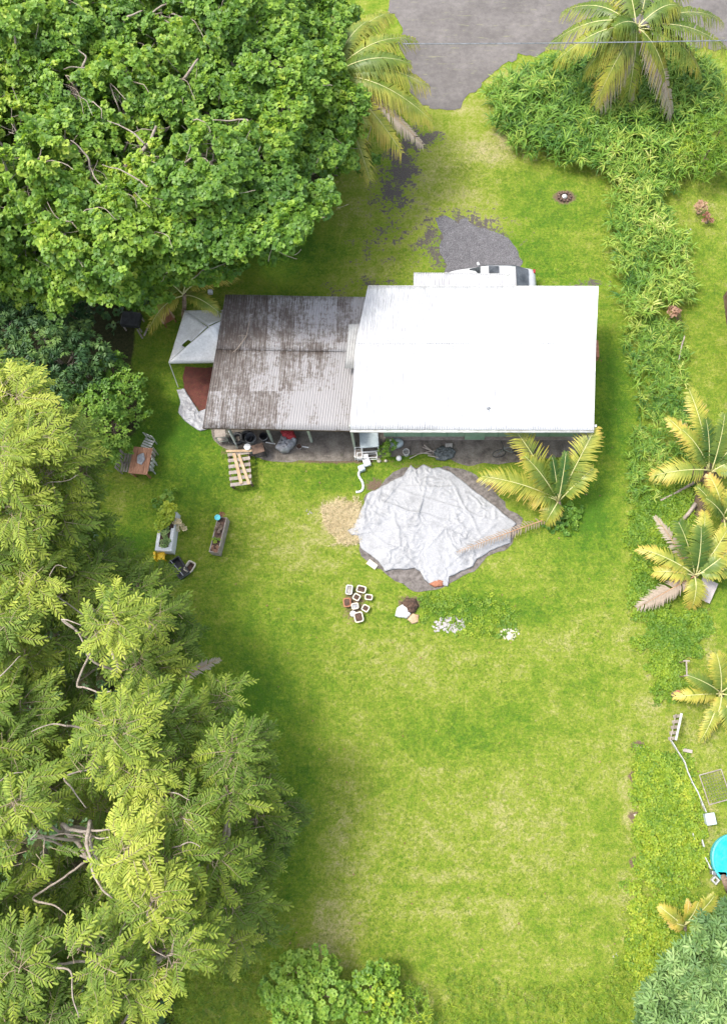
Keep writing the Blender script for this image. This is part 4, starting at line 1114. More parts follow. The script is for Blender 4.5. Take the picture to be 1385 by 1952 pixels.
for k in range(28):
    px, py = rng.uniform(-20, 620), rng.uniform(0, 500); z_ = za(px, py) + .75
    if not inpoly(np.array([px]), np.array([py]), REG_A)[0]: continue
    an = rng.uniform(-.9, .6) if rng.random() < .7 else rng.uniform(0, 6.28); l_ = rng.uniform(14, 38)
    limA.append((L3([(px, py), (px + l_ * math.cos(an), py + l_ * math.sin(an)), (px + 2 * l_ * math.cos(an + .4), py + 2 * l_ * math.sin(an + .4))], z_ - .3, z_ + .1), rng.uniform(.022, .05)))
lin_all = [l for l, _ in limA]
for cidx, (c_, ls, lab) in enumerate(zip(cenA, split(lobA, cenA), labA)):
    base = Vector((c_.x, c_.y, 0))
    r = thing('broadleaf_tree', lab, 'tree', base, 'big broad-leaved trees at the top left')
    ext = [(l, rr) for l, rr in limA if min(range(6), key=lambda k: (Vector((cenA[k].x, cenA[k].y)) - Vector(l[0][:2])).length) == cidx]
    trunk_mesh(base, Vector((c_.x + .4, c_.y - .3, 6.2)), .32, ls, ext, M['bark_pale'], r)
    low = [(x + rng.uniform(-.6, .6), y + rng.uniform(-.6, .6), max(z - 1.5, 2), r_ * .9) for x, y, z, r_ in ls]
    tw = G()
    for (x, y, z, r_) in ls:
        for k in range(5):
            c0 = Vector((x + rng.uniform(-1, 1), y + rng.uniform(-1, 1), z - rng.uniform(.0, .9))); d0 = Vector(dirs(1, -.1)[0]) * rng.uniform(.5, 1.2)
            tw.tube(smooth_line([c0, c0 + d0 * .5, c0 + d0 + Vector((0, 0, .12))], 3), .013, 4, cap=False)
    tw.build('twigs', M['bark_pale'], r)['kind'] = 'stuff'
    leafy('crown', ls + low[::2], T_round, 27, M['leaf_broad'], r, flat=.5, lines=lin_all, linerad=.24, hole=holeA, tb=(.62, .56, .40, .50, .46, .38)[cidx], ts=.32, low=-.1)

# ================================================================== TREES: feathery wood, bottom left
LB = [  # px, py, z, r(m)
    (-40, 740, 9.5, 1.5), (30, 765, 10, 1.3), (60, 840, 10.2, 1.4), (0, 880, 10.5, 1.6), (95, 905, 9.2, 1.3), (30, 980, 9.6, 1.5), (125, 830, 7.2, 1.0), (160, 905, 6.6, 1.0), (140, 955, 6.4, 1.1), (-50, 1040, 9, 1.6),
    (85, 1040, 7.6, 1.3), (150, 1010, 5.6, 1.1), (185, 1065, 5.2, 1.0), (60, 1110, 8.4, 1.3), (140, 1120, 6.5, 1.3), (225, 1130, 5.2, 1.1), (262, 1118, 5.0, .8), (0, 1180, 8.6, 1.5), (215, 1200, 9.0, 1.35), (110, 1210, 6.0, 1.2), (290, 1190, 5.6, 1.1),
    (50, 1260, 6.4, 1.4), (265, 1265, 6.0, 1.2), (150, 1300, 4.8, 1.1), (300, 1290, 5.2, 1.0), (-30, 1330, 8, 1.5), (50, 1350, 7.0, 1.3), (230, 1390, 9.2, 1.25), (300, 1370, 7.2, 1.1), (365, 1378, 6.0, .9), (120, 1390, 5.6, 1.2),
    (20, 1430, 7.4, 1.3), (180, 1450, 7.0, 1.2), (260, 1460, 8.6, 1.3), (340, 1440, 6, 1.1), (440, 1440, 7.4, 1.05), (440, 1510, 7.2, .95), (100, 1500, 5.4, 1.2), (30, 1530, 9.4, 1.35), (60, 1600, 8.8, 1.2), (330, 1520, 5.6, 1.1), (200, 1540, 5.8, 1.2),
    (400, 1570, 5.0, 1.1), (490, 1560, 4.2, 1.0), (485, 1640, 3.8, .9), (350, 1560, 8.4, 1.0), (250, 1620, 9.4, 1.25), (320, 1640, 8.4, 1.1), (290, 1720, 9.0, 1.2), (400, 1640, 7.0, 1.1), (100, 1680, 4.6, 1.3), (190, 1720, 4.6, 1.2), (440, 1710, 5.0, 1.1),
    (380, 1730, 5.2, 1.1), (20, 1700, 6.4, 1.3), (480, 1720, 3.4, .8), (330, 1820, 8.6, 1.25), (370, 1790, 7.4, .9), (180, 1830, 9.4, 1.35), (230, 1880, 8.6, 1.2), (40, 1840, 9.2, 1.4), (-20, 1920, 8.6, 1.5), (100, 1930, 8, 1.4), (150, 1960, 7.6, 1.2),
    (270, 1770, 5.4, 1.2), (440, 1790, 3.6, .8), (505, 1590, 3.8, .85), (490, 1490, 5.0, .85), (480, 1420, 5.6, .8), (420, 1330, 5.0, .8), (330, 1240, 4.6, .8), (325, 1180, 4.6, .8), (-60, 1480, 8, 1.4), (-80, 1620, 8, 1.5), (-80, 1780, 8, 1.5), (-80, 1180, 8, 1.5), (-120, 900, 8, 1.6), (60, 2040, 7.5, 1.5), (-60, 2060, 8, 1.5), (200, 2010, 6.5, 1.1), (110, 1780, 5, 1.3), (-130, 760, 8, 1.5)]
lobB = []
for a_, b_, z, rr in LB:
    q = P(a_, b_, z); lobB.append((q.x, q.y, z, rr))
limB = [(L3([(195, 1268), (172, 1256), (150, 1205), (122, 1182)], 8.6, 9.4), .06), (L3([(145, 1200), (118, 1180), (155, 1192)], 9.2, 9.6), .05), (L3([(90, 1595), (130, 1590), (165, 1597)], 7.6, 8.0), .05), (L3([(165, 1597), (172, 1635), (185, 1680), (215, 1712)], 8.4, 8.8), .085),
        (L3([(130, 1580), (165, 1585), (210, 1582)], 8, 8.4), .09), (L3([(165, 1590), (185, 1598), (208, 1596)], 8, 8.4), .06), (L3([(170, 1600), (185, 1640), (200, 1660)], 8.2, 8.4), .06), (L3([(80, 1720), (110, 1730), (130, 1745)], 7.2, 7.6), .05),
        (L3([(160, 1308), (190, 1320), (212, 1318)], 7.6, 8), .05), (L3([(130, 1385), (100, 1380), (60, 1395)], 7.8, 8), .05), (L3([(345, 1610), (365, 1605), (382, 1615)], 8.8, 9.2), .035), (L3([(320, 1510), (345, 1515), (362, 1525)], 8.4, 8.8), .035),
        (L3([(135, 1500), (150, 1520), (165, 1540)], 8, 8.2), .04), (L3([(285, 1795), (295, 1815), (318, 1825)], 8.6, 8.8), .035), (L3([(110, 1845), (135, 1850), (140, 1900), (150, 1940)], 9.3, 9.4), .05), (L3([(240, 1760), (230, 1780), (225, 1800)], 8, 8.4), .03),
        (L3([(95, 920), (120, 918), (150, 905)], 9.4, 9.4), .03), (L3([(95, 1095), (110, 1078), (128, 1082)], 8.6, 8.8), .03), (L3([(0, 1290), (20, 1270), (40, 1250)], 8.4, 8.6), .04), (L3([(0, 1490), (20, 1475), (50, 1472)], 9, 9.2), .03)]
cenB = [P(20, 860, 4), P(150, 1020, 3), P(10, 1180, 4), P(240, 1220, 3), P(30, 1440, 4), P(310, 1440, 3), P(220, 1620, 4), P(460, 1600, 2), P(60, 1640, 4), P(330, 1790, 4), P(90, 1890, 4)]
labB = ['tall feathery tree at the left edge with the palest yellow green tips', 'feathery tree drooping over the lawn beside the white planter box', 'dense feathery tree at the left edge level with the pots', 'feathery tree with a bare grey forked branch at its top',
        'darker feathery tree at the left edge below the middle', 'feathery tree reaching to the lawn where the dead palm frond sticks out', 'feathery tree with the long white curved bare limb', 'low dark feathery tree nearest the middle of the lawn', 'feathery tree at the left edge beside the white curved limb',
        'feathery tree with pale drooping sprays above the heart leaved bush', 'feathery tree in the bottom left corner']
holeB = [(P(165, 1290, 6).x, P(165, 1290, 6).y, .75), (P(110, 1600, 7).x, P(110, 1600, 7).y, .8), (P(225, 1780, 6).x, P(225, 1780, 6).y, .5), (P(120, 1655, 6).x, P(120, 1655, 6).y, .7), (P(0, 1480, 7).x, P(0, 1480, 7).y, .4)]
linB = [l for l, _ in limB]
def feathery(ls, parent, cid):
    Pp, Ff, Uu, Ti = [], [], [], []
    for (x, y, z, r_) in ls:
        n = int(46 * r_ * r_)
        d = dirs(n, -.15); d[:, 2] = np.abs(d[:, 2]) * .9 + .02; d = norm(d)
        rad = r_ * rng.uniform(.05, .80, n)
        p = np.array([x, y, z]) + d * rad[:, None] * np.array([1, 1, .65])
        out = d * np.array([1, 1, 0]) + rng.normal(0, .60, (n, 3)) * np.array([1, 1, 0])
        f = norm(norm(out) + np.array([0, 0, 1]) * (.45 - .9 * (rad / r_))[:, None] + rng.normal(0, .12, (n, 3)))
        Pp.append(p); Ff.append(f); Uu.append(norm(np.array([0, 0, 1.0]) + d * .3 + rng.normal(0, .18, (n, 3))))
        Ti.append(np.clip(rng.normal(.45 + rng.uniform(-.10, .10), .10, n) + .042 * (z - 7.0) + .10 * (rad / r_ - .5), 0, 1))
    Pp, Ff, Uu, Ti = (np.concatenate(q) for q in (Pp, Ff, Uu, Ti))
    tip = Pp + Ff * .5
    k = near_lines(tip, linB, .30) & near_lines(Pp, linB, .25)
    for hx, hy, hr in holeB: k &= (np.hypot(tip[:, 0] - hx, tip[:, 1] - hy) > hr)
    Pp, Ff, Uu, Ti = Pp[k], Ff[k], Uu[k], Ti[k]
    sc_ = rng.uniform(.44, .72, len(Pp)); wh = rng.integers(0, 4, len(Pp)); Rm = frames(Ff, Uu)
    V, Fc, T = inst(T_twig, Pp, Rm, sc_, Ti, wh); npmesh('twigs', V, Fc, M['twig'], parent, tint=T)['kind'] = 'stuff'
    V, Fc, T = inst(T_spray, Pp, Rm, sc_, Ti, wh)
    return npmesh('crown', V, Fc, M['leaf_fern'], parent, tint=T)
for cidx, (c_, ls, lab) in enumerate(zip(cenB, split(lobB, cenB), labB)):
    base = Vector((c_.x, c_.y, 0))
    r = thing('feathery_tree', lab, 'tree', base, 'feathery yellow-green trees at the left')
    ext = [(l, rr) for l, rr in limB if min(range(len(cenB)), key=lambda k: (Vector((cenB[k].x, cenB[k].y)) - Vector(l[0][:2])).length) == cidx]
    zt_ = max([l[2] for l in ls]) - 2.2
    trunk_mesh(base, Vector((c_.x + .2, c_.y, zt_)), .2, ls, ext, M['bark_pale'], r)
    low = [(x + rng.uniform(-.5, .5), y + rng.uniform(-.5, .5), max(z - 1.8, 1.2), r_) for x, y, z, r_ in ls]
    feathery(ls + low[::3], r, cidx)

# ------------------------------------------------------------------ shrubs
def shrub(name, lab, cat, pts, templ, dens, mat, group=None, sc=(.8, 1.2), tb=.5, flat=.8, trunk=True, bark='bark', **kw):
    ls = []
    for a_, b_, z, rr in pts:
        q = P(a_, b_, z); ls.append((q.x, q.y, z, rr))
    c_ = np.mean(np.array(ls), 0); base = Vector((c_[0], c_[1], 0))
    r = thing(name, lab, cat, base, group)
    if trunk: trunk_mesh(base, Vector((c_[0], c_[1], c_[2] * .6)), .07 + .01 * len(pts), ls, [], M[bark], r)
    leafy('crown', ls, templ, dens, M[mat], r, sc=sc, tb=tb, flat=flat, **kw)
    return r
shrub('umbrella_tree', 'dark small tree with umbrella shaped leaf whorls at the left edge below the big trees', 'tree',
      [(20, 620, 4.2, 1.2), (80, 650, 4.2, 1.1), (130, 675, 3.8, 1.0), (180, 680, 3.2, .8), (60, 700, 3.8, 1.0), (115, 735, 3.2, .9), (10, 680, 4, 1.1), (150, 640, 3.2, .8), (40, 590, 3.6, 1.1), (170, 720, 2.8, .7)], T_umb, 9, 'leaf_dark', tb=.62, ts=.4, flat=.6, bark='bark_pale')
shrub('broadleaf_tree', 'shaded dark tree in the gap between the big trees and the umbrella leaved one', 'tree',
      [(0, 575, 3, 1.3), (60, 590, 2.6, 1.2), (120, 600, 2.2, 1.1), (-60, 620, 3, 1.4)], T_heart, 12, 'leaf_dark', tb=.3)
shrub('green_bush', 'bright green rounded bush on the lawn edge above the wooden table', 'bush',
      [(215, 700, 2.2, .8), (240, 740, 2.2, .9), (205, 765, 2.6, 1.0), (255, 780, 1.6, .7), (160, 790, 2.4, 1.0), (210, 820, 2.0, .9), (165, 850, 1.8, .8), (225, 855, 1.3, .6), (130, 740, 2.4, .9)], T_small, 26, 'leaf_bright', tb=.55, sc=(.8, 1.3))
shrub('heart_leaf_bush', 'round green heart leaved bush at the bottom edge, leftmost of three', 'bush', [(560, 1850, 1.4, .75), (610, 1840, 1.3, .7), (560, 1910, 1.4, .85), (630, 1900, 1.4, .8), (520, 1890, 1.0, .55), (590, 1950, 1.2, .8)], T_heart, 30, 'leaf_bright', 'bushes at the bottom edge', tb=.75, sc=(.6, .95))
shrub('heart_leaf_bush', 'lighter green heart leaved bush at the bottom edge, middle of three', 'bush', [(705, 1880, 1.3, .75), (735, 1860, 1.1, .55), (700, 1930, 1.2, .7), (740, 1920, 1.1, .6)], T_heart, 30, 'leaf_lime', 'bushes at the bottom edge', tb=.42, sc=(.6, .95))
shrub('heart_leaf_bush', 'small sparse lime bush at the bottom edge, rightmost of three', 'bush', [(790, 1915, .7, .6), (800, 1945, .7, .6), (770, 1890, .6, .4)], T_weed, 26, 'leaf_lime', 'bushes at the bottom edge', tb=.6, sc=(.7, 1.1))
shrub('star_leaf_tree', 'blue green tree with star shaped leaf whorls in the bottom right corner', 'tree',
      [(1275, 1905, 4.0, .95), (1310, 1870, 4.4, 1.0), (1352, 1822, 4.6, 1.05), (1392, 1780, 4.4, 1.0), (1290, 1955, 4.2, 1.1), (1360, 1900, 5.0, 1.1), (1405, 1850, 5.0, 1.2), (1250, 1960, 3.4, .7), (1350, 1965, 5, 1.2), (1445, 1800, 4.6, 1.3), (1425, 1930, 5.2, 1.4), (1308, 1835, 3.4, .6), (1240, 1925, 3.0, .5), (1480, 1870, 4.8, 1.4), (1300, 2010, 4.5, 1.3)],
      T_star, 17, 'leaf_star', tb=.5, ts=.35, sc=(.7, 1.05))
shrub('weed_clump', 'fresh green weeds between the pale table and the white bucket', 'weed', [(733, 858, .3, .35), (745, 848, .5, .3)], T_small, 60, 'leaf_bright', trunk=False, tb=.6, sc=(.5, .8))
shrub('weed_clump', 'low dark green leafy weeds around the foot of the lone palm', 'weed', [(1065, 985, .15, .6), (1090, 975, .12, .5), (1045, 1000, .1, .4), (1080, 1000, .1, .5)], T_heart, 34, 'leaf_bright', trunk=False, tb=.35, sc=(.45, .7), flat=.5)
shrub('weed_clump', 'sprawling pale green weed behind the white planter box', 'weed', [(318, 945, .3, .3), (300, 960, .2, .28), (328, 940, .3, .2)], T_heart, 24, 'leaf_bright', trunk=False, tb=.6, sc=(.5, .8), flat=.5)
shrub('croton', 'small plant with peach coloured leaves on the right lawn', 'plant', [(1335, 395, .5, .28)], T_small, 40, 'orange_leaf', 'reddish plants on the right lawn', trunk=True, tb=.8, sc=(.8, 1.2))
shrub('croton', 'small dark reddish plant below the peach coloured one', 'plant', [(1350, 415, .4, .24)], T_small, 30, 'orange_leaf', 'reddish plants on the right lawn', trunk=True, tb=.1, sc=(.7, 1.1))
shrub('croton', 'peach coloured tuft at the edge of the strap leaf hedge', 'plant', [(1283, 596, .7, .28)], T_small, 50, 'orange_leaf', trunk=True, tb=.6, sc=(.7, 1.1))
shrub('ornamental_grass', 'spiky pale tufted shrub at the right edge above the lawn', 'shrub', [(1330, 250, 1.2, .7), (1350, 290, 1.2, .7), (1370, 250, 1.4, .7), (1340, 330, 1.0, .6), (1385, 310, 1.2, .8), (1310, 290, 1., .5)], T_strap, 16, 'leaf_lime', tb=.45, sc=(.5, .8))

def ground_cover(name, poly, templ, dens, mat, hz, lab, cat, sc=(.8, 1.2), tb=.5, ts=.2, hump=.6, fwd=.3, kind='stuff', seed=1, ex=()):
    W = [tuple(P(a_, b_)[:2]) for a_, b_ in poly]
    xs, ys = [w[0] for w in W], [w[1] for w in W]
    A_ = (max(xs) - min(xs)) * (max(ys) - min(ys)); n = int(A_ * dens)
    x = rng.uniform(min(xs), max(xs), n); y = rng.uniform(min(ys), max(ys), n)
    jx = np.array([noise.noise(Vector((a_ * 1.4, b_ * 1.4, seed))) for a_, b_ in zip(x, y)])
    jy = np.array([noise.noise(Vector((a_ * .8, b_ * .8, seed + 9))) for a_, b_ in zip(x, y)])
    k = inpoly(x + jx * 1.0 + rng.normal(0, .12, n), y + jy * 1.0 + rng.normal(0, .12, n), W)
    x, y, jx, jy = x[k], y[k], jx[k], jy[k]
    # edge fall-off
    edge = np.zeros(len(x))
    for a_, b_ in ((.5, 0), (-.5, 0), (0, .5), (0, -.5), (.25, .25), (-.25, -.25)): edge += inpoly(x + a_, y + b_, W)
    edge = edge / 6
    z = hz * (.35 + .65 * edge) * (1 + jx * hump + jy * hump)
    p = np.stack([x, y, np.maximum(z * rng.uniform(.55, 1.0, len(x)), .02)], -1)
    n = len(p)
    up_ = norm(np.stack([rng.normal(0, fwd, n), rng.normal(0, fwd, n), np.ones(n)], -1))
    a_ = rng.uniform(0, 2 * math.pi, n)
    V, Fc, T = inst(templ, p, frames(np.stack([np.cos(a_), np.sin(a_), 0 * a_], -1), up_), rng.uniform(sc[0], sc[1], n), np.clip(rng.normal(tb, ts, n) + jy * .3, 0, 1))
    o = npmesh(name, V, Fc, M[mat], tint=T)
    return tag(o, lab, cat, None, kind)
STRAP1 = [(925, 185), (960, 165), (1010, 150), (1060, 130), (1130, 120), (1200, 100), (1290, 105), (1340, 140), (1375, 190), (1360, 235), (1310, 255), (1290, 300), (1240, 330), (1180, 355), (1130, 340), (1090, 325), (1040, 315), (1000, 305), (970, 285), (940, 250), (925, 215)]
STRAP2 = [(1160, 330), (1230, 300), (1300, 265), (1330, 300), (1290, 360), (1262, 420), (1300, 470), (1310, 530), (1300, 590), (1270, 610), (1215, 620), (1185, 640), (1178, 600), (1165, 560), (1155, 500), (1160, 430)]
ground_cover('strap_leaf_thicket', STRAP1, T_strap, 17, 'leaf_strap', 1.05, 'dense thicket of long green strap leaves under the tall palm', 'thicket', (.8, 1.25), .42, .2, .35, .3, seed=2)
ground_cover('strap_leaf_hedge', STRAP2, T_strap, 17, 'leaf_strap', .85, 'yellower strap leaf hedge running down between the two lawns', 'hedge', (.65, 1.05), .55, .22, .4, .35, seed=3)
ground_cover('tall_weeds', [(1190, 630), (1240, 600), (1290, 610), (1310, 680), (1290, 740), (1320, 800), (1330, 870), (1280, 900), (1230, 960), (1195, 940), (1195, 860), (1215, 800), (1200, 740), (1195, 690)], T_strap, 24, 'leaf_strap', .4,
             'mid green weedy strip beside the house between the hedge and the palms', 'weeds', (.4, .75), .42, .22, .5, .4, seed=4)
ground_cover('vine_patch', [(1195, 960), (1230, 930), (1290, 890), (1330, 930), (1320, 1000), (1280, 1060), (1270, 1130), (1310, 1150), (1345, 1190), (1335, 1250), (1300, 1290), (1270, 1350), (1245, 1320), (1240, 1270), (1215, 1200), (1200, 1120), (1185, 1030)], T_vine, 150, 'leaf_vine', .14,
             'bright green creeping vines around the fallen logs and right hand palms', 'vines', (.8, 1.3), .3, .2, .8, .4, seed=5)
ground_cover('vine_patch', [(1215, 1440), (1260, 1420), (1300, 1450), (1325, 1510), (1345, 1580), (1340, 1640), (1345, 1690), (1290, 1690), (1230, 1670), (1205, 1620), (1205, 1540), (1200, 1490)], T_vine, 150, 'leaf_vine', .14,
             'yellow green creeping vines inside the crooked white border strip', 'vines', (.8, 1.3), .55, .22, .8, .4, seed=6)
ground_cover('vine_patch', [(1200, 1680), (1240, 1700), (1300, 1700), (1370, 1720), (1340, 1800), (1260, 1850), (1215, 1880), (1190, 1820), (1195, 1740)], T_vine, 130, 'leaf_vine', .14,
             'yellow green creeping vines left of the blue green star leaved tree', 'vines', (.8, 1.4), .6, .25, .8, .4, seed=7)
ground_cover('coarse_grass', [(360, 1830), (420, 1820), (520, 1870), (860, 1880), (1000, 1870), (1200, 1860), (1230, 2000), (1200, 2060), (330, 2060), (300, 1950), (330, 1880)], T_weed, 45, 'leaf_vine', .10,
             'rough unmown grass along the bottom edge', 'grass', (.45, .9), .45, .22, .6, .5, seed=8)
ground_cover('weedy_grass', [(790, 1150), (830, 1135), (900, 1130), (960, 1140), (1000, 1165), (985, 1200), (930, 1215), (860, 1190), (800, 1190)], T_vine, 45, 'leaf_vine', .06,
             'patch of taller leafy weeds below the silver tarp', 'weeds', (.7, 1.2), .35, .22, .6, .5, seed=12)
ground_cover('forest_undergrowth', [(-300, -100), (600, -60), (640, 200), (590, 400), (500, 480), (300, 560), (230, 640), (-300, 660)], T_heart, 5, 'leaf_dark', .7,
             'dark undergrowth on the ground below the big trees', 'undergrowth', (.8, 1.5), .35, .2, .7, .4, seed=13)
ground_cover('forest_undergrowth', [(-300, 860), (160, 930), (200, 1150), (270, 1300), (350, 1500), (380, 1700), (330, 1850), (350, 2050), (-300, 2050)], T_heart, 6, 'leaf_dark', .7,
             'dark undergrowth on the ground below the feathery trees', 'undergrowth', (.8, 1.5), .4, .2, .7, .4, seed=14)
# straw heap
ground_cover('dry_grass_patch', [(612, 985), (625, 958), (655, 948), (685, 955), (690, 985), (682, 1010), (668, 1030), (640, 1040), (615, 1025)], T_weed, 420, 'straw', .05,
             'round patch of dry straw coloured clippings left of the silver tarp', 'dry grass', (.35, .6), .5, .3, .5, .9, seed=15)

# lawn blades
n = 300000
x = rng.uniform(-20, 18, n); y = rng.uniform(-11, 33, n)
okm = np.ones(n, bool)
for pl in (ROAD, GRAVEL, SOILRING, STRIP):
    okm &= ~inpoly(x + rng.normal(0, .13, n), y + rng.normal(0, .13, n), [tuple(P(a_, b_)[:2]) for a_, b_ in pl])
okm &= ~inpoly(x, y, wood1)
okm &= ~((x > P(386, 816, 2.4).x) & (x < xr) & (y > yf) & (y < yb))
gb_ = blob(x, y, GRV); okm &= rng.uniform(0, 1, n) > gb_ * 1.6
sb_ = blob(x, y, SOILB); okm &= rng.uniform(0, 1, n) > sb_
x, y = x[okm], y[okm]; n = len(x)
tn = .36 + .22 * blob(x, y, DRY) - .28 * blob(x, y, LUSH_SHADE) + rng.normal(0, .17, n)
a_ = rng.uniform(0, 2 * math.pi, n)
V, Fc, T = inst(T_grass, np.stack([x, y, 0 * x], -1), frames(np.stack([np.cos(a_), np.sin(a_), 0 * a_], -1), np.tile([0, 0, 1.], (n, 1))), rng.uniform(.5, 1.0, n), np.clip(tn, 0, 1))
o = npmesh('grass', V, Fc, M['leaf_grass'], tint=T); tag(o, 'short mown grass blades covering the lawn', 'grass', None, 'stuff')

# fallen leaves dotted about
n = 170
x = rng.uniform(-9, 14, n); y = rng.uniform(-9, 24, n); a_ = rng.uniform(0, 6.28, n)
okm = ~((x > P(386, 816, 2.4).x - .3) & (x < xr + .3) & (y > yf - .2) & (y < yb + .2)) & ~inpoly(x, y, wood1)
x, y, a_ = x[okm], y[okm], a_[okm]; n = len(x)
V, Fc, T = inst([tuple(leaf(1.0, .5)) + (np.zeros(6),)], np.stack([x, y, 0 * x + .05], -1), frames(np.stack([np.cos(a_), np.sin(a_), 0 * a_], -1), norm(np.stack([rng.normal(0, .4, n), rng.normal(0, .4, n), np.ones(n)], -1))), rng.uniform(.05, .11, n), rng.uniform(0, .6, n))
o = npmesh('fallen_leaves', V, Fc, M['orange_leaf'], tint=T); tag(o, 'small dry leaves fallen here and there on the lawn', 'leaves', None, 'stuff')

# ================================================================== PALMS
def frond(parent, b0, tip, rise, n=34, ll=.75, tint=(.2, .5), dead=False, lab=None, width=1.0, droop=.30, fold=.22, name='frond'):
    b0, tip = Vector(b0), Vector(tip)
    mid = (b0 + tip) / 2 + Vector((0, 0, rise))
    L = (tip - b0).length
    Vs, Fs, Ts = [], [], []; off = 0
    bez = lambda t: b0 * (1 - t) ** 2 + mid * 2 * t * (1 - t) + tip * t * t
    rr = []
    for i in range(n):
        t = .14 + .86 * i / (n - 1)
        c_ = bez(t); d = (bez(min(t + .02, 1.0)) - bez(t - .02)).normalized()
        side = d.cross(Vector((0, 0, 1)))
        if side.length < .1: side = Vector((1, 0, 0))
        side.normalize(); upv = side.cross(d)
        prof = (math.sin(math.pi * min(1, (t - .05) * .93 + .05)) ** .55) * (1 - .25 * t)
        for s_ in (-1, 1):
            if random.random() < .07: continue
            l_ = ll * 1.18 * prof * random.uniform(.70, 1.15) * width
            back = .45 + .9 * t + random.uniform(-.1, .1)
            u_ = (side * s_ * math.cos(back * .45) + d * math.sin(back * .62) + upv * fold * random.uniform(.3, 1.1)).normalized()
            w_ = .021 + .019 * prof
            p1 = c_ + u_ * l_ * .5; p2 = c_ + u_ * l_ * .95 - Vector((0, 0, droop * l_ * random.uniform(.6, 1.3)))
            wv = d * w_
            v = [c_ - wv * .6, c_ + wv * .6, p1 + wv, p1 - wv, p2 + wv * .25, p2 - wv * .25]
            ti = tint[0] + (tint[1] - tint[0]) * t + random.uniform(-.07, .07)
            Vs += [tuple(q) for q in v]; Fs += [(off, off + 1, off + 2, off + 3), (off + 3, off + 2, off + 4, off + 5)]
            Ts += [ti - .12, ti - .12, ti + .02, ti + .02, ti + .38, ti + .38]; off += 6
    V, Fc, T = np.array(Vs), np.array(Fs), np.clip(np.array(Ts), 0, 1)
    o = npmesh(name, V, Fc, M['palm_dead' if dead else 'palm_green'], parent, tint=T)
    if lab: o['label'] = lab
    g_ = G().tube([bez(i / 10) for i in range(11)], [.035 * (1 - .8 * i / 10) for i in range(11)], 5)
    g_.build('midrib', M['rachis_dead' if dead else 'rachis'], o, smooth=True)
    return o
def palm(name, lab, crown, base, r0, fr, cat='palm', trunk_mat='bark', ll=.75, group=None, nl=46, droop=.3, fold=.22):
    crown, base = Vector(crown), Vector(base)
    ex_ = .13 if name == 'coconut_palm' else 0
    r = thing(name, lab, cat, base, group)
    pts = wiggle(base, crown, 6, .05)
    G().tube(pts, [r0 * (1.35 if i == 0 else 1 - .05 * i) + .012 * (i % 2) for i in range(7)], 10).build('trunk', M[trunk_mat], r, smooth=True)
    for f_ in fr:
        px, py, z, rise, t0, t1 = f_[:6]; dead = len(f_) > 6 and f_[6]
        frond(r, crown + Vector((random.uniform(-.06, .06), random.uniform(-.06, .06), random.uniform(-.1, .15))), P(px, py, z), rise, nl, ll * (f_[7] if len(f_) > 7 else 1), (t0 + ex_, t1 + ex_), dead, 'dead brown frond' if dead else None, droop=droop, fold=fold)
    return r
cr = P(1213, 55, 5.2); ba = P(1204, 232, 0)
palm('coconut_palm', 'tall green coconut palm standing in the strap leaf thicket at the top', cr, ba, .17, [
    (1045, 85, 3.0, 1.7, .12, .35), (1058, 118, 3.2, 1.6, .15, .4), (1112, 140, 2.6, 1.6, .18, .4), (1133, 200, 1.9, 1.5, .3, .5), (1195, 195, 2.0, 1.4, .3, .5), (1252, 135, 2.9, 1.4, .2, .42), (1277, 205, 1.6, 1.7, .4, .6), (1335, 140, 2.6, 1.6, .2, .4), (1390, 100, 3.2, 1.5, .15, .4),
    (1375, 40, 3.6, 1.5, .12, .35), (1075, 20, 3.8, 1.5, .1, .3), (1130, -40, 4.2, 1.3, .12, .3), (1240, -60, 4.4, 1.2, .12, .3), (1330, -30, 4.2, 1.4, .1, .3), (1180, -50, 6, .9, .1, .2), (1290, 10, 5.6, .9, .15, .3), (1170, 50, 6.0, .5, .1, .2),
    (1142, 205, 1.6, 1.2, .2, .8, True), (1280, 215, 1.5, 1.3, .2, .8, True)], ll=.85, nl=80, trunk_mat='bark_pale', droop=.9, fold=.1)
cr = P(625, 150, 5.6); ba = P(640, 330, 0)
palm('coconut_palm', 'yellowish coconut palm half buried in the big trees beside the road', cr, ba, .17, [
    (742, 25, 5.8, 1.5, .25, .45), (790, 75, 5.6, 1.7, .25, .45), (815, 165, 5.2, 1.8, .3, .5), (822, 230, 4.6, 1.8, .3, .5), (765, 290, 4.2, 1.6, .45, .6), (705, 342, 3.6, 1.6, .5, .7), (805, 275, 4.0, 1.3, .3, .9, True, .7), (700, 40, 6.4, 1.0, .2, .4), (780, 120, 6.2, 1.4, .2, .4), (700, 240, 5.5, 1.2, .35, .5),
    (640, 10, 6.2, 1.3, .2, .4), (540, 90, 6.2, 1.3, .2, .4), (560, 240, 5.6, 1.3, .3, .5), (470, 70, 7.5, 1.6, .4, .6)], ll=.9, nl=80, trunk_mat='bark_pale', droop=.8, fold=.1)
cr = P(1063, 955, .75); ba = P(1068, 985, 0)
lone = palm('young_palm', 'young yellow fronded palm standing alone between the tarp and the house', cr, ba, .13, [
    (968, 803, 2.7, .9, .50, .82, False, 1.3), (1134, 815, 2.9, .8, .50, .82, False, 1.25), (918, 908, 1.5, 1.0, .44, .84, False, 1.2), (1130, 893, 1.9, .8, .52, .84, False, .9), (1000, 870, 2.6, .7, .28, .45), (1052, 872, 2.7, .3, .08, .2, False, .6), (1078, 862, 2.6, .5, .08, .22, False, .6),
    (1012, 950, .7, .95, .5, .7), (1038, 998, .35, 1.0, .5, .75, False, .8)], ll=.74, nl=46)
frond(lone, P(1062, 982, .35), P(872, 1052, .55), .25, 34, .34, (.0, .4), True, 'dead brown frond drooping onto the silver tarp', droop=.5, fold=.15)
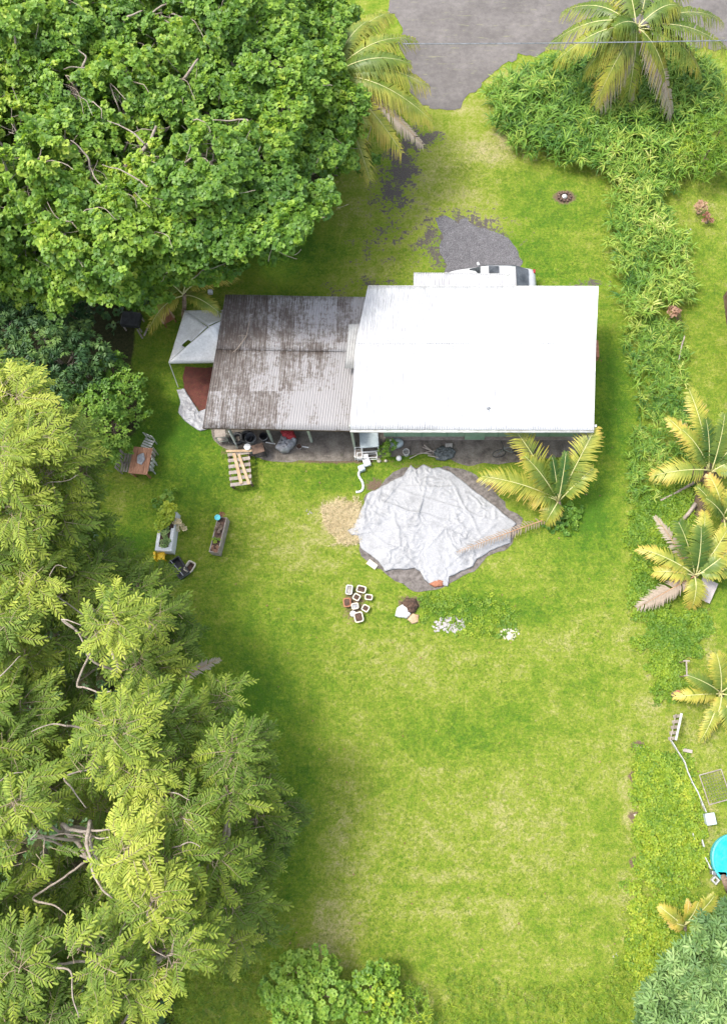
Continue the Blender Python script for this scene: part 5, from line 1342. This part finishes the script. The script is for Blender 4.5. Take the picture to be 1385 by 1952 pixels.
palm('young_palm', 'pale green palm at the right edge above the fallen logs', P(1352, 900, 1.2), P(1350, 925, 0), .16, [
    (1312, 742, 2.6, .8, .35, .8, False, 1.1), (1272, 797, 2.0, .8, .5, .9), (1380, 790, 3.2, .6, .15, .3), (1345, 800, 3.2, .5, .12, .3), (1240, 908, 1.1, .9, .35, .85, False, 1.2), (1400, 880, 1.4, .9, .4, .9), (1300, 820, 2.4, .7, .35, .7), (1420, 820, 2.6, .8, .2, .5), (1450, 900, 1.6, .9, .3, .6)], group='palms at the right edge', ll=.62, trunk_mat='terracotta')
palm('young_palm', 'palm with orange tipped fronds crowded between two larger palms at the right edge', P(1378, 990, 1.1), P(1382, 1010, 0), .14, [
    (1328, 928, 2.2, .5, .3, .55, False, .9), (1345, 950, 2.4, .4, .2, .4), (1400, 930, 2.2, .5, .45, .8), (1372, 1045, .8, .7, .55, .8, False, .7), (1350, 905, 2.0, .6, .6, .95), (1440, 960, 1.6, .6, .3, .6), (1430, 1030, 1.0, .7, .3, .6)], group='palms at the right edge', ll=.55)
palm('young_palm', 'large palm with yellow edged fronds beside the grey white board', P(1322, 1098, .9), P(1330, 1118, 0), .16, [
    (1216, 1045, 1.2, .9, .5, .95, False, .9), (1246, 1090, .9, .8, .4, .8, False, 1.0), (1292, 995, 2.3, .6, .08, .25, False, 1.3), (1335, 1005, 2.5, .5, .08, .22, False, 1.2), (1342, 975, 1.9, .8, .42, .85), (1248, 985, 1.4, .5, .3, .9, True, .6), (1390, 1050, 1.4, 1.0, .35, .75), (1400, 1085, .8, 1.0, .4, .7),
    (1318, 1158, .3, .8, .5, .9), (1215, 1158, .2, .35, .2, 1.0, True, .9), (1385, 1010, 1.8, .8, .5, .8)], group='palms at the right edge', ll=.62)
palm('young_palm', 'bright yellow green palm at the right edge above the leaning pallet', P(1372, 1320, .8), P(1376, 1335, 0), .13, [
    (1365, 1247, 1.9, .5, .38, .55, False, 1.1), (1312, 1288, 1.6, .6, .25, .45, False, 1.0), (1284, 1328, 1.0, .8, .5, 1.0, False, .8), (1335, 1412, .5, .7, .45, .65, False, .8), (1358, 1380, .6, .6, .5, .75, False, .8), (1410, 1285, 1.6, .6, .3, .5), (1430, 1340, 1.2, .7, .3, .6), (1395, 1395, .6, .7, .4, .6)], group='palms at the right edge', ll=.55)
palm('young_palm', 'small yellowing palm in the vines above the blue green tree', P(1302, 1762, .5), P(1304, 1772, 0), .1, [
    (1256, 1728, .9, .5, .6, .95, False, .8), (1360, 1708, 1.6, .5, .38, .6, False, .9), (1275, 1755, .7, .4, .6, .9, False, .7), (1330, 1720, 1.6, .4, .4, .55, False, .6), (1310, 1715, 1.2, .4, .7, 1., False, .4)], group='palms at the right edge', ll=.5)
palm('young_palm', 'orange fronded palm half hidden below the big trees beside the tent', P(352, 560, 3.0), P(350, 640, 0), .13, [
    (450, 528, 2.6, 1.0, .6, .75, False, 1.1), (418, 596, 2.6, .9, .3, .6, False, .9), (284, 630, 1.6, 1.1, .6, .75, False, 1.15), (425, 505, 3.2, .6, .5, .7), (300, 530, 3, .8, .3, .5), (380, 500, 3.2, .7, .3, .5)], ll=.6)
# lone dead frond sticking out of the wood, and one orange frond
r = thing('fallen_frond', 'grey dead palm frond sticking out of the feathery trees onto the lawn', 'frond', P(370, 1285))
frond(r, P(340, 1296, 1.6), P(418, 1257, 1.0), .4, 30, .34, (.5, 1), True, droop=.2, fold=.1, name='leaflets')

# ================================================================== MORE OBJECTS
# planters
def planter(px1, px2, w, h, wallmat, lab, name='planter_box'):
    p1, p2 = P(*px1, h), P(*px2, h); c_ = (p1 + p2) / 2; L = (p2 - p1).length; a_ = math.atan2(p2.y - p1.y, p2.x - p1.x)
    r = thing(name, lab, 'planter', (c_.x, c_.y, 0)); Mx = Matrix.Translation((c_.x, c_.y, 0)) @ Matrix.Rotation(a_, 4, 'Z')
    for s_ in (-1, 1):
        G(Mx).box((0, s_ * w / 2, h / 2), (L, .05, h)).build('side_board', M[wallmat], r)
        G(Mx).box((s_ * (L / 2 - .025), 0, h / 2), (.05, w - .05, h - .004)).build('end_board', M[wallmat], r)
    G(Mx).box((0, 0, h - .06), (L - .1, w - .05, .08)).build('soil', M['soil'], r)
    return r, Mx, L, w, h
r, Mx, L, w, h = planter((311, 1050), (322, 975), .72, .62, 'white', 'white painted planter box with yellow green plants at its far end')
G(Mx).box((-L / 2 + .55, .30, h + .012), (1.1, .14, .02)).build('rim', M['white'], r); G(Mx).box((-L / 2 + .55, -.30, h + .012), (1.1, .14, .02)).build('rim', M['white'], r); G(Mx).box((-L / 2 + .09, 0, h + .014), (.18, .72, .02)).build('rim', M['white'], r)
def plantlet(lab, pts, templ, dens, mat, tb=.5, sc=(.5, .8), name='potted_plant', group='plants growing in the planter boxes'):
    return shrub(name, lab, 'plant', pts, templ, dens, mat, group, sc=sc, tb=tb, trunk=False)
def on(px, py, z, rr): return (px, py, z, rr)
plantlet('bushy yellow lime plant at the far end of the white planter box', [(318, 985, .85, .32), (312, 997, .85, .28), (322, 970, .9, .32), (305, 1003, .8, .2)], T_heart, 60, 'leaf_lime', 1.15, (.5, .85))
plantlet('grey green leafy plant in the near half of the white planter box', [(315, 1035, .68, .22), (318, 1018, .68, .2), (314, 1008, .68, .16)], T_small, 60, 'leaf_star', .8, (.5, .8))
plantlet('dull olive plant spilling over the right side of the white planter box', [(338, 998, .6, .24), (345, 1005, .4, .2)], T_small, 50, 'straw', .4, (.5, .8))
r, Mx, L, w, h = planter((407, 1053), (424, 985), .40, .62, 'wood_grey', 'narrow weathered planter box with a teal pot at its far end')
q = P(416, 988, .64); G().lathe(q, [(.09, 0), (.14, .12), (.14, .16), (.05, .14)], 16).build('pot', M['teal'], None, origin=q); tag(bpy.data.objects['pot.001'] if 'pot.001' in bpy.data.objects else bpy.data.objects['pot'], 'round teal pot standing in the narrow planter box', 'pot')
plantlet('reddish brown plant at the far end of the narrow planter box', [(424, 983, .68, .14)], T_small, 60, 'orange_leaf', .1, (.4, .7))
plantlet('dark grey brown mound of plants in the middle of the narrow planter box', [(416, 1010, .66, .18), (420, 1003, .66, .14)], T_small, 60, 'palm_dead', .0, (.35, .6))
plantlet('yellow green plant in the lower half of the narrow planter box', [(413, 1028, .66, .16)], T_small, 70, 'leaf_lime', .6, (.4, .7))
plantlet('orange tinged plant at the near end of the narrow planter box', [(410, 1044, .66, .16)], T_small, 60, 'orange_leaf', .5, (.4, .7))
# yellow chair, black trough, beige tub
q = P(310, 1064, 0); r = thing('yellow_stool', 'yellow plastic stool at the near end of the white planter box', 'stool', q); Mx = Matrix.Translation(q) @ Matrix.Rotation(.1, 4, 'Z')
G(Mx).box((.04, 0, .40), (.36, .36, .05)).lathe((.04, 0, .425), [(.16, 0), (.12, .02)], 14).build('seat', M['yellow'], r, bevel=.02)
G(Mx).box((-.22, .02, .30), (.10, .36, .55)).build('backrest', M['yellow'], r, bevel=.02)
for sx in (-.10, .17):
    for sy in (-.14, .14): G(Mx).box((sx, sy, .19), (.04, .04, .38)).build('leg', M['yellow'], r)
q = P(336, 1090, 0); r = thing('mesh_crate', 'black open crate with a pale metal bar across it beside the feathery tree', 'crate', q); Mx = Matrix.Translation(q) @ Matrix.Rotation(ang((322, 1075), (345, 1110)) , 4, 'Z')
G(Mx).box((0, 0, .18), (.95, .05, .36)).box((0, .5, .18), (.95, .05, .36)).box((-.46, .25, .18), (.04, .46, .36)).box((.46, .25, .18), (.04, .46, .36)).box((0, .25, .03), (.88, .44, .03)).build('crate_body', M['black'], r)
G(Mx).tube([(-.5, .1, .4), (.5, .22, .4)], .022, 6).build('bar', M['grey_metal'], r)
G(Mx).tube([(.48, -.1, .2), (.48, .7, .2)], .022, 6).build('rail', M['grey_metal'], r)
def tub(px, py, w, d, h, a_, mat, lab, fill='soil', name='plant_tub', group=None, fz=.65):
    q = P(px, py); Mx = Matrix.Translation(q) @ Matrix.Rotation(a_, 4, 'Z'); r = thing(name, lab, 'tub' if group is None else 'pot', q, group)
    g_ = G(Mx); t = .05
    def ring(W_, D_, z):
        c = .25 * min(W_, D_)
        pts = []
        for sx, sy, st0 in ((1, 1, 0), (-1, 1, 90), (-1, -1, 180), (1, -1, 270)):
            for k in range(4):
                an = math.radians(st0 + k * 30); pts.append((sx * (W_ / 2 - c) + c * math.cos(an), sy * (D_ / 2 - c) + c * math.sin(an), z))
        return pts
    rings = [ring(w * .82, d * .82, 0), ring(w, d, h * .92), ring(w * 1.06, d * 1.06, h * .92), ring(w * 1.06, d * 1.06, h), ring(w - t * 1.6, d - t * 1.6, h), ring(w * .80 - t, d * .80 - t, .04)]
    vs = sum(rings, []); fs = [tuple(range(15, -1, -1)), tuple(80 + k for k in range(16))]
    for i in range(5):
        for k in range(16): fs.append((i * 16 + k, i * 16 + (k + 1) % 16, (i + 1) * 16 + (k + 1) % 16, (i + 1) * 16 + k))
    g_.add(vs, fs).build('body', M[mat], r)
    if fill:
        s_ = G(Mx); R_ = ring(w * .93 - t * 1.6, d * .93 - t * 1.6, h * fz)
        s_.add(R_ + [(0, 0, h * fz + .03)], [(k, (k + 1) % 16, 16) for k in range(16)]).build('soil', M[fill], r)
    return r
tub(364, 1082, .40, .52, .22, -.5, 'beige', 'beige oval tub with brown soil beside the black crate', 'soil', fz=.3)
PG = 'square pots clustered on the lawn'
for px, py, w, d, a_, mat, fill, lab in (
    (666, 1126, .30, .44, -.1, 'white_dirty', 'concrete', 'long white rimmed pot at the top left of the pot cluster'), (689, 1125, .42, .32, -.25, 'beige', 'soil', 'wide cream pot at the top right of the pot cluster'),
    (680, 1140, .32, .30, -.5, 'beige', 'soil', 'cream square pot in the upper middle of the pot cluster'), (703, 1140, .34, .26, -.1, 'beige', 'soil', 'small cream pot standing alone at the right of the pot cluster'),
    (677, 1157, .32, .28, .2, 'beige', 'greytarp', 'cream pot with grey filling in the middle of the pot cluster'), (697, 1161, .32, .30, -.5, 'beige', 'soil', 'tilted cream square pot at the lower right of the pot cluster'),
    (662, 1150, .34, .40, .1, 'terracotta', 'soil', 'terracotta pot heaped with brown soil at the left of the cluster'), (684, 1178, .40, .46, .25, 'beige', 'soil', 'largest cream pot at the bottom of the cluster, soil heaped over it')):
    tub(px, py, w, d, .24, a_, mat, lab, fill, 'square_pot', PG, fz=.97 if mat == 'terracotta' or py > 1170 else .75)
o = G().lathe(P(673, 1170), [(.1, 0), (.16, .03), (.12, .10), (.02, .13)], 12).build('stone', M['white'], None, origin=P(673, 1170), smooth=True); tag(o, 'white stone beside the largest cream pot', 'stone')
crumple('soil_heap', [(765, 1150), (775, 1142), (792, 1142), (797, 1155), (790, 1168), (775, 1170)], .05, .14, M['soil'], 'dark brown soil heap above the white sack', 'soil heap', .06, mound=.18, freq=5, seed=21)
crumple('white_sack', [(752, 1175), (757, 1160), (768, 1152), (780, 1162), (784, 1172), (775, 1180), (762, 1179)], .08, .10, M['white'], 'crumpled white sack below the dark soil heap', 'sack', .05, mound=.12, freq=5, seed=22)
crumple('wood_chips', [(775, 1180), (786, 1170), (797, 1172), (796, 1184), (784, 1190)], .03, .07, M['wood_new'], 'orange brown wood chips beside the white sack', 'wood chips', .05, mound=.05, freq=6, seed=23, kind='stuff')
def rubble(name, px, py, rx, ry, n, mat, lab, s0=.06):
    g_ = G(); q = P(px, py); sc = (P(px + 20, py) - q).length / 20
    for k in range(n):
        a_ = random.uniform(0, 6.28); t = random.random() ** .6; c_ = (q.x + math.cos(a_) * t * rx * sc, q.y + math.sin(a_) * t * ry * sc)
        r_ = s0 * random.uniform(.5, 1.3)
        g_.box((c_[0], c_[1], r_ * .2), (r_ * 2, r_ * random.uniform(.6, 1.6), r_ * .5), rz=random.uniform(0, 3), taper=.7)
    o = g_.build(name, M[mat], None, origin=q); tag(o, lab, 'rubble', None, 'stuff')
rubble('rubble', 858, 1190, 30, 16, 120, 'rock', 'white rubble scattered in the grass below the silver tarp', .075)
rubble('rubble', 833, 1195, 10, 10, 24, 'rock', 'few pale stones left of the white rubble', .06)
rubble('rubble', 970, 1208, 20, 11, 60, 'beige', 'pinkish beige rubble in the grass, right of the white rubble', .07)
# stone ring on the upper lawn
q = P(1075, 376); r = thing('fire_pit', 'small brown stone ring with a white lump inside on the upper lawn', 'fire pit', q)
g_ = G()
for k in range(11):
    a_ = k * 2 * math.pi / 11; g_.box((q.x + .32 * math.cos(a_), q.y + .26 * math.sin(a_), .06), (.16, .13, .12), rz=a_, taper=.8)
g_.build('stone_ring', M['wood_dark'], r, bevel=.02)
G().lathe((q.x, q.y, .02), [(.12, 0), (.15, .06), (.08, .14), (.02, .16)], 9).build('ash_lump', M['white_dirty'], r)
# right-hand side
def spot(px, py, z=0): return P(px, py, z)
o = G().tube([P(1258, 954, .12), P(1290, 938, .14), P(1322, 920, .2)], [.05, .06, .075], 7).build('fallen_log', M['bark_pale'], None, origin=P(1290, 938), smooth=True); tag(o, 'thin grey fallen log, upper of two lying in the vines', 'log', 'fallen logs in the vines')
o = G().tube([P(1294, 998, .14), P(1312, 978, .2), P(1325, 960, .25)], [.09, .09, .10], 8).build('fallen_log', M['bark_pale'], None, origin=P(1310, 980), smooth=True); tag(o, 'thick grey brown fallen log, lower of two lying in the vines', 'log', 'fallen logs in the vines')
for k, (a_, b_, lab) in enumerate((((1292, 690), (1300, 650), 'longer pale stick at the hedge end'), ((1296, 672), (1304, 640), 'shorter pale stick at the hedge end'))):
    o = G().tube([P(*a_, .3), P(*b_, .5)], .03, 5).build('stick', M['bark_pale'], None, origin=P(*a_)); tag(o, lab, 'stick', 'sticks at the hedge end')
o = G().box(P(1345, 1125, .25), (.75, 1.0, .03), R=Matrix.Rotation(-.45, 3, 'Z') @ Matrix.Rotation(.2, 3, 'X')).build('board', worn('pinkish grey board', (.42, .38, .37), (.55, .50, .48), 2, .7), None, origin=P(1345, 1125)); tag(o, 'pinkish grey sheet board leaning beside the large palm', 'board')
# saw horse
q = P(1307, 1274); r = thing('sawhorse', 'small brown wooden sawhorse standing in the vines', 'sawhorse', q)
t1, t2 = P(1307, 1260, .7), P(1308, 1288, .7)
G().beam(t1, t2, .05, .07).build('top_beam', M['wood_grey'], r)
for e in (t1, t2):
    for s_ in (-1, 1): G().beam(e - Vector((0, 0, .03)), (e.x + s_ * .2, e.y, 0), .04, .04).build('leg', M['wood_dark'], r)
    G().beam(e + Vector((-.14, 0, .04)), e + Vector((.14, 0, .04)), .06, .03).build('cross_piece', M['wood_grey'], r)
q = P(1282, 1325); r = thing('fence_post', 'round brown stump post at the upper end of the leaning pallet', 'post', q); G().tube([q, q + Vector((0.0, 0.05, .75))], [.13, .12], 12).build('shaft', M['bark'], r, smooth=False); G().lathe(q + Vector((0, .05, .75)), [(.115, 0), (.1, .01)], 12).build('cut_top', M['terracotta'], r)
# leaning pallet fence
q1, q2 = P(1270, 1412, .0), P(1281, 1362, .0)
r = thing('leaning_pallet', 'weathered pallet standing on edge like a fence above the border strip', 'pallet', (q1 + q2) / 2)
d = (q2 - q1); up_ = Vector((.16, 0, .85))
for k in range(2): G().beam(q1 + up_ * (.95 - .6 * k), q2 + up_ * (.95 - .6 * k), .09 if k == 0 else .04, .05).build('rail', M['white_dirty' if k == 0 else 'wood_grey'], r)
for k in range(5):
    p = q1.lerp(q2, .08 + .21 * k); G().beam(p + Vector((.05, 0, 0)), p + up_ * .92 + Vector((.05, 0, 0)), .13, .03, up=(1, 0, 0)).build('slat', M['wood_grey'], r)
    G().beam(p + Vector((.04, 0, .05)), p + Vector((.30, -.02, .03)), .06, .04).build('block', M['wood_grey'], r)
# crooked border strip
pts = [(1278, 1412), (1290, 1432), (1303, 1452), (1309, 1472), (1318, 1492), (1328, 1510), (1338, 1534), (1344, 1548)]
r = thing('garden_edging', 'crooked grey white metal edging strip running down past the vines', 'edging', P(1310, 1480)); g_ = G()
for p, q in zip(pts[:-1], pts[1:]): g_.beam(P(*p, .12), P(*q, .12), .035, .22)
g_.build('strip', M['white_dirty'], r)
for p in pts[::2]: G().tube([P(*p), P(*p, .3)], .02, 5).build('stake', M['grey_metal'], r)
r = thing('garden_edging', 'short broken white edging strip ending at the blue pool', 'edging', P(1345, 1645)); g_ = G()
for p, q in (((1336, 1600), (1340, 1614)), ((1342, 1634), (1353, 1656)), ((1318, 1588), (1322, 1600))): g_.beam(P(*p, .1), P(*q, .1), .05, .16)
g_.build('strip', M['white_dirty'], r)
q = P(1347, 1560); r = thing('plastic_box', 'pale blue white plastic box at the end of the edging strip', 'box', q)
G().box(q + Vector((0, 0, .22)), (.36, .42, .44), rz=.15, taper=1.08).build('body', M['bluegrey'], r, bevel=.02); G().box(q + Vector((0, 0, .455)), (.42, .48, .03), rz=.15).build('lid', M['bluegrey'], r, bevel=.01)
# pool
q = P(1404, 1640, .45); q.z = 0
r = thing('paddling_pool', 'turquoise round paddling pool at the right edge', 'pool', q)
G().lathe(q, [(1.0, 0), (1.04, .2), (1.05, .45), (1.0, .48), (.96, .45), (.95, .1)], 40).build('pool_wall', M['teal'], r, smooth=False)
m, nt, b = newmat('pool cover'); c = ramp(nt, nz(nt, 3, 5, .7), [(.35, (.0, .45, .55)), (.65, (.04, .66, .75))]); nt.links.new(c, b.inputs['Base Color']); b.inputs['Roughness'].default_value = .3; bump(nt, b, nz(nt, 4, 4), .8, .06)
G().lathe(q, [(.955, .38), (.5, .34), (.02, .34)], 40).build('water', m, r)
o = G().box(P(1368, 1664, .2), (.62, .16, .36), rz=-.05).build('trough', M['grey_metal'], None, origin=P(1368, 1664), bevel=.02); tag(o, 'grey metal trough standing below the turquoise pool', 'trough')
q = P(1360, 1677); r = thing('hollow_block', 'cream hollow concrete block below the grey trough', 'block', q); Mx = Matrix.Translation(q) @ Matrix.Rotation(.75, 4, 'Z')
G(Mx).box((0, .1, .1), (.26, .06, .2)).box((0, -.1, .1), (.26, .06, .2)).box((.1, 0, .1), (.06, .14, .2)).box((-.1, 0, .1), (.06, .14, .2)).build('block_shell', M['white_dirty'], r)
o = G().tube([P(1390, 1700, .1), P(1378, 1672, .9)], [.16, .13], 9).build('tree_stump', M['bark'], None, origin=P(1390, 1700), smooth=True); tag(o, 'brown leaning stump right of the cream hollow block', 'stump')
# mesh panel on lawn
q = P(1362, 1500, .03); r = thing('wire_grille', 'flat dark wire grille lying on the right lawn', 'panel', q); Mx = Matrix.Translation(q) @ Matrix.Rotation(.25, 4, 'Z'); g_ = G(Mx)
for k in range(9): g_.box((-.48 + .12 * k, 0, .0), (.012, 1.25, .012))
for k in range(11): g_.box((0, -.6 + .12 * k, .014), (1.0, .012, .012))
g_.build('wire_grid', worn('dull wire', (.12, .12, .07), (.2, .2, .12), 4, .7), r)
fr_ = G(Mx)
for s_ in (-1, 1): fr_.box((s_ * .5, 0, .0), (.035, 1.3, .03)); fr_.box((0, s_ * .63, .0), (.96, .035, .03))
fr_.build('frame', M['wood_grey'], r)
o = G().box(P(1309, 1431, .05), (.42, .14, .07), rz=-.2).build('timber_offcut', M['wood_grey'], None, origin=P(1309, 1431)); tag(o, 'small pinkish timber offcut on the grass right of the edging strip', 'timber')
# neighbour building edge at the right margin
q1, q2 = P(1384, 502, 2.6), P(1392, 720, 2.6)
r = thing('neighbour_shed', 'dark edged neighbouring building just entering the right edge', 'building', ((q1.x + q2.x) / 2 + 3, (q1.y + q2.y) / 2, 0))
xl_ = P(1383, 620, 0).x
for q in (q1, q2): q.x = xl_
r.location.x = xl_ + 3; ROOT[r.name] = Vector(r.location)
G().box((xl_ + 3, (q1.y + q2.y) / 2, 2.62), (6, q1.y - q2.y, .1)).build('roof', M['roof_old'], r)
G().box((xl_ + 3.02, (q1.y + q2.y) / 2, 1.28), (6.0, q1.y - q2.y - .5, 2.54)).build('wall', M['wood_dark'], r)
G().box((xl_ - .03, (q1.y + q2.y) / 2, 2.56), (.04, q1.y - q2.y + .05, .2)).build('fascia', M['black'], r)
# things under the big trees left of the tent
q = P(252, 612, .5); r = thing('black_bench', 'black covered barbecue bench in the shade left of the tent', 'bench', (q.x, q.y, 0)); Mx = Matrix.Translation((q.x, q.y, 0)) @ Matrix.Rotation(-.1, 4, 'Z')
G(Mx).box((0, 0, .62), (.95, .75, .3)).build('cover', M['black'], r, bevel=.04)
for sx in (-.4, .4):
    for sy in (-.3, .3): G(Mx).box((sx, sy, .24), (.06, .06, .47)).build('leg', M['wood_grey'], r)
for p, q, lab in (((262, 628), (272, 645), 'grey board leaning on the black bench, left of two'), ((275, 640), (285, 618), 'grey board leaning on the black bench, right of two')):
    o = G().beam(P(*p, .15), P(*q, .45), .08, .03).build('board', M['wood_grey'], None, origin=P(*p)); tag(o, lab, 'board', 'boards by the black bench')
q = P(322, 612, .0); r = thing('wooden_chair', 'brown wooden reclined chair in the shade left of the tent', 'chair', q)
Mx = Matrix.Translation(q) @ Matrix.Rotation(.6, 4, 'Z')
G(Mx).box((0, 0, .35), (.5, .55, .04)).build('seat', M['wood_red'], r); G(Mx).box((0, .35, .6), (.5, .06, .55)).build('backrest', M['wood_red'], r)
for s_ in (-1, 1): G(Mx).box((s_ * .3, 0, .52), (.09, .7, .03)).build('armrest', M['wood_new'], r); G(Mx).box((s_ * .28, -.25, .25), (.06, .06, .5)).build('leg', M['wood_red'], r); G(Mx).box((s_ * .28, .28, .25), (.06, .06, .5)).build('leg', M['wood_red'], r)
o = G().box(P(401, 557, .2), (.22, .2, .2)).build('white_box', M['white'], None, origin=P(401, 557), bevel=.02); tag(o, 'small white box on the dark grass above the old shed roof', 'box')
q = P(415, 502, .0); r = thing('sheet_stack', 'white and blue edged sheets leaning under the tree above the orange palm fronds', 'sheets', q)
G().box(P(414, 502, .5), (.7, .05, .6), R=Matrix.Rotation(.7, 3, 'Z') @ Matrix.Rotation(-.7, 3, 'X')).build('sheet', M['white'], r); G().box(P(417, 505, .42), (.7, .05, .6), R=Matrix.Rotation(.7, 3, 'Z') @ Matrix.Rotation(-.7, 3, 'X')).build('sheet', M['bluegrey'], r)
# small pale clump on the lawn
rubble('rubble', 590, 975, 7, 6, 9, 'concrete', 'tiny scatter of grey stones on the lawn left of the dry patch', .04)
rubble('rubble', 1170, 1820, 8, 6, 5, 'rock', 'few tiny white stones at the lower right of the lawn', .035)
rubble('rubble', 1283, 1688, 10, 4, 6, 'rock', 'few white stones in the vines below the edging strip', .05)
rubble('rubble', 1208, 1556, 5, 5, 5, 'beige', 'pale stones in a bare soil spot at the left edge of the vines', .05)
rubble('rubble', 1216, 1424, 5, 4, 4, 'beige', 'pale stones in the uppermost bare soil spot beside the vines', .05)
rubble('rubble', 1311, 440, 8, 5, 8, 'rock', 'few white stones below the peach coloured plant', .05)
# power line over the road
for y0, z_, lab, nm in ((68, 6.5, 'pale overhead wire crossing above the road', 'overhead_wire'),):
    a_, b_ = P(-300, 66, z_), P(1800, 68, z_)
    pts = [a_.lerp(b_, i / 30) - Vector((0, 0, .5 * math.sin(math.pi * i / 30))) for i in range(31)]
    o = G().tube(pts, .028, 5).build(nm, M['grey_metal'], None, origin=pts[15]); tag(o, lab, 'wire')
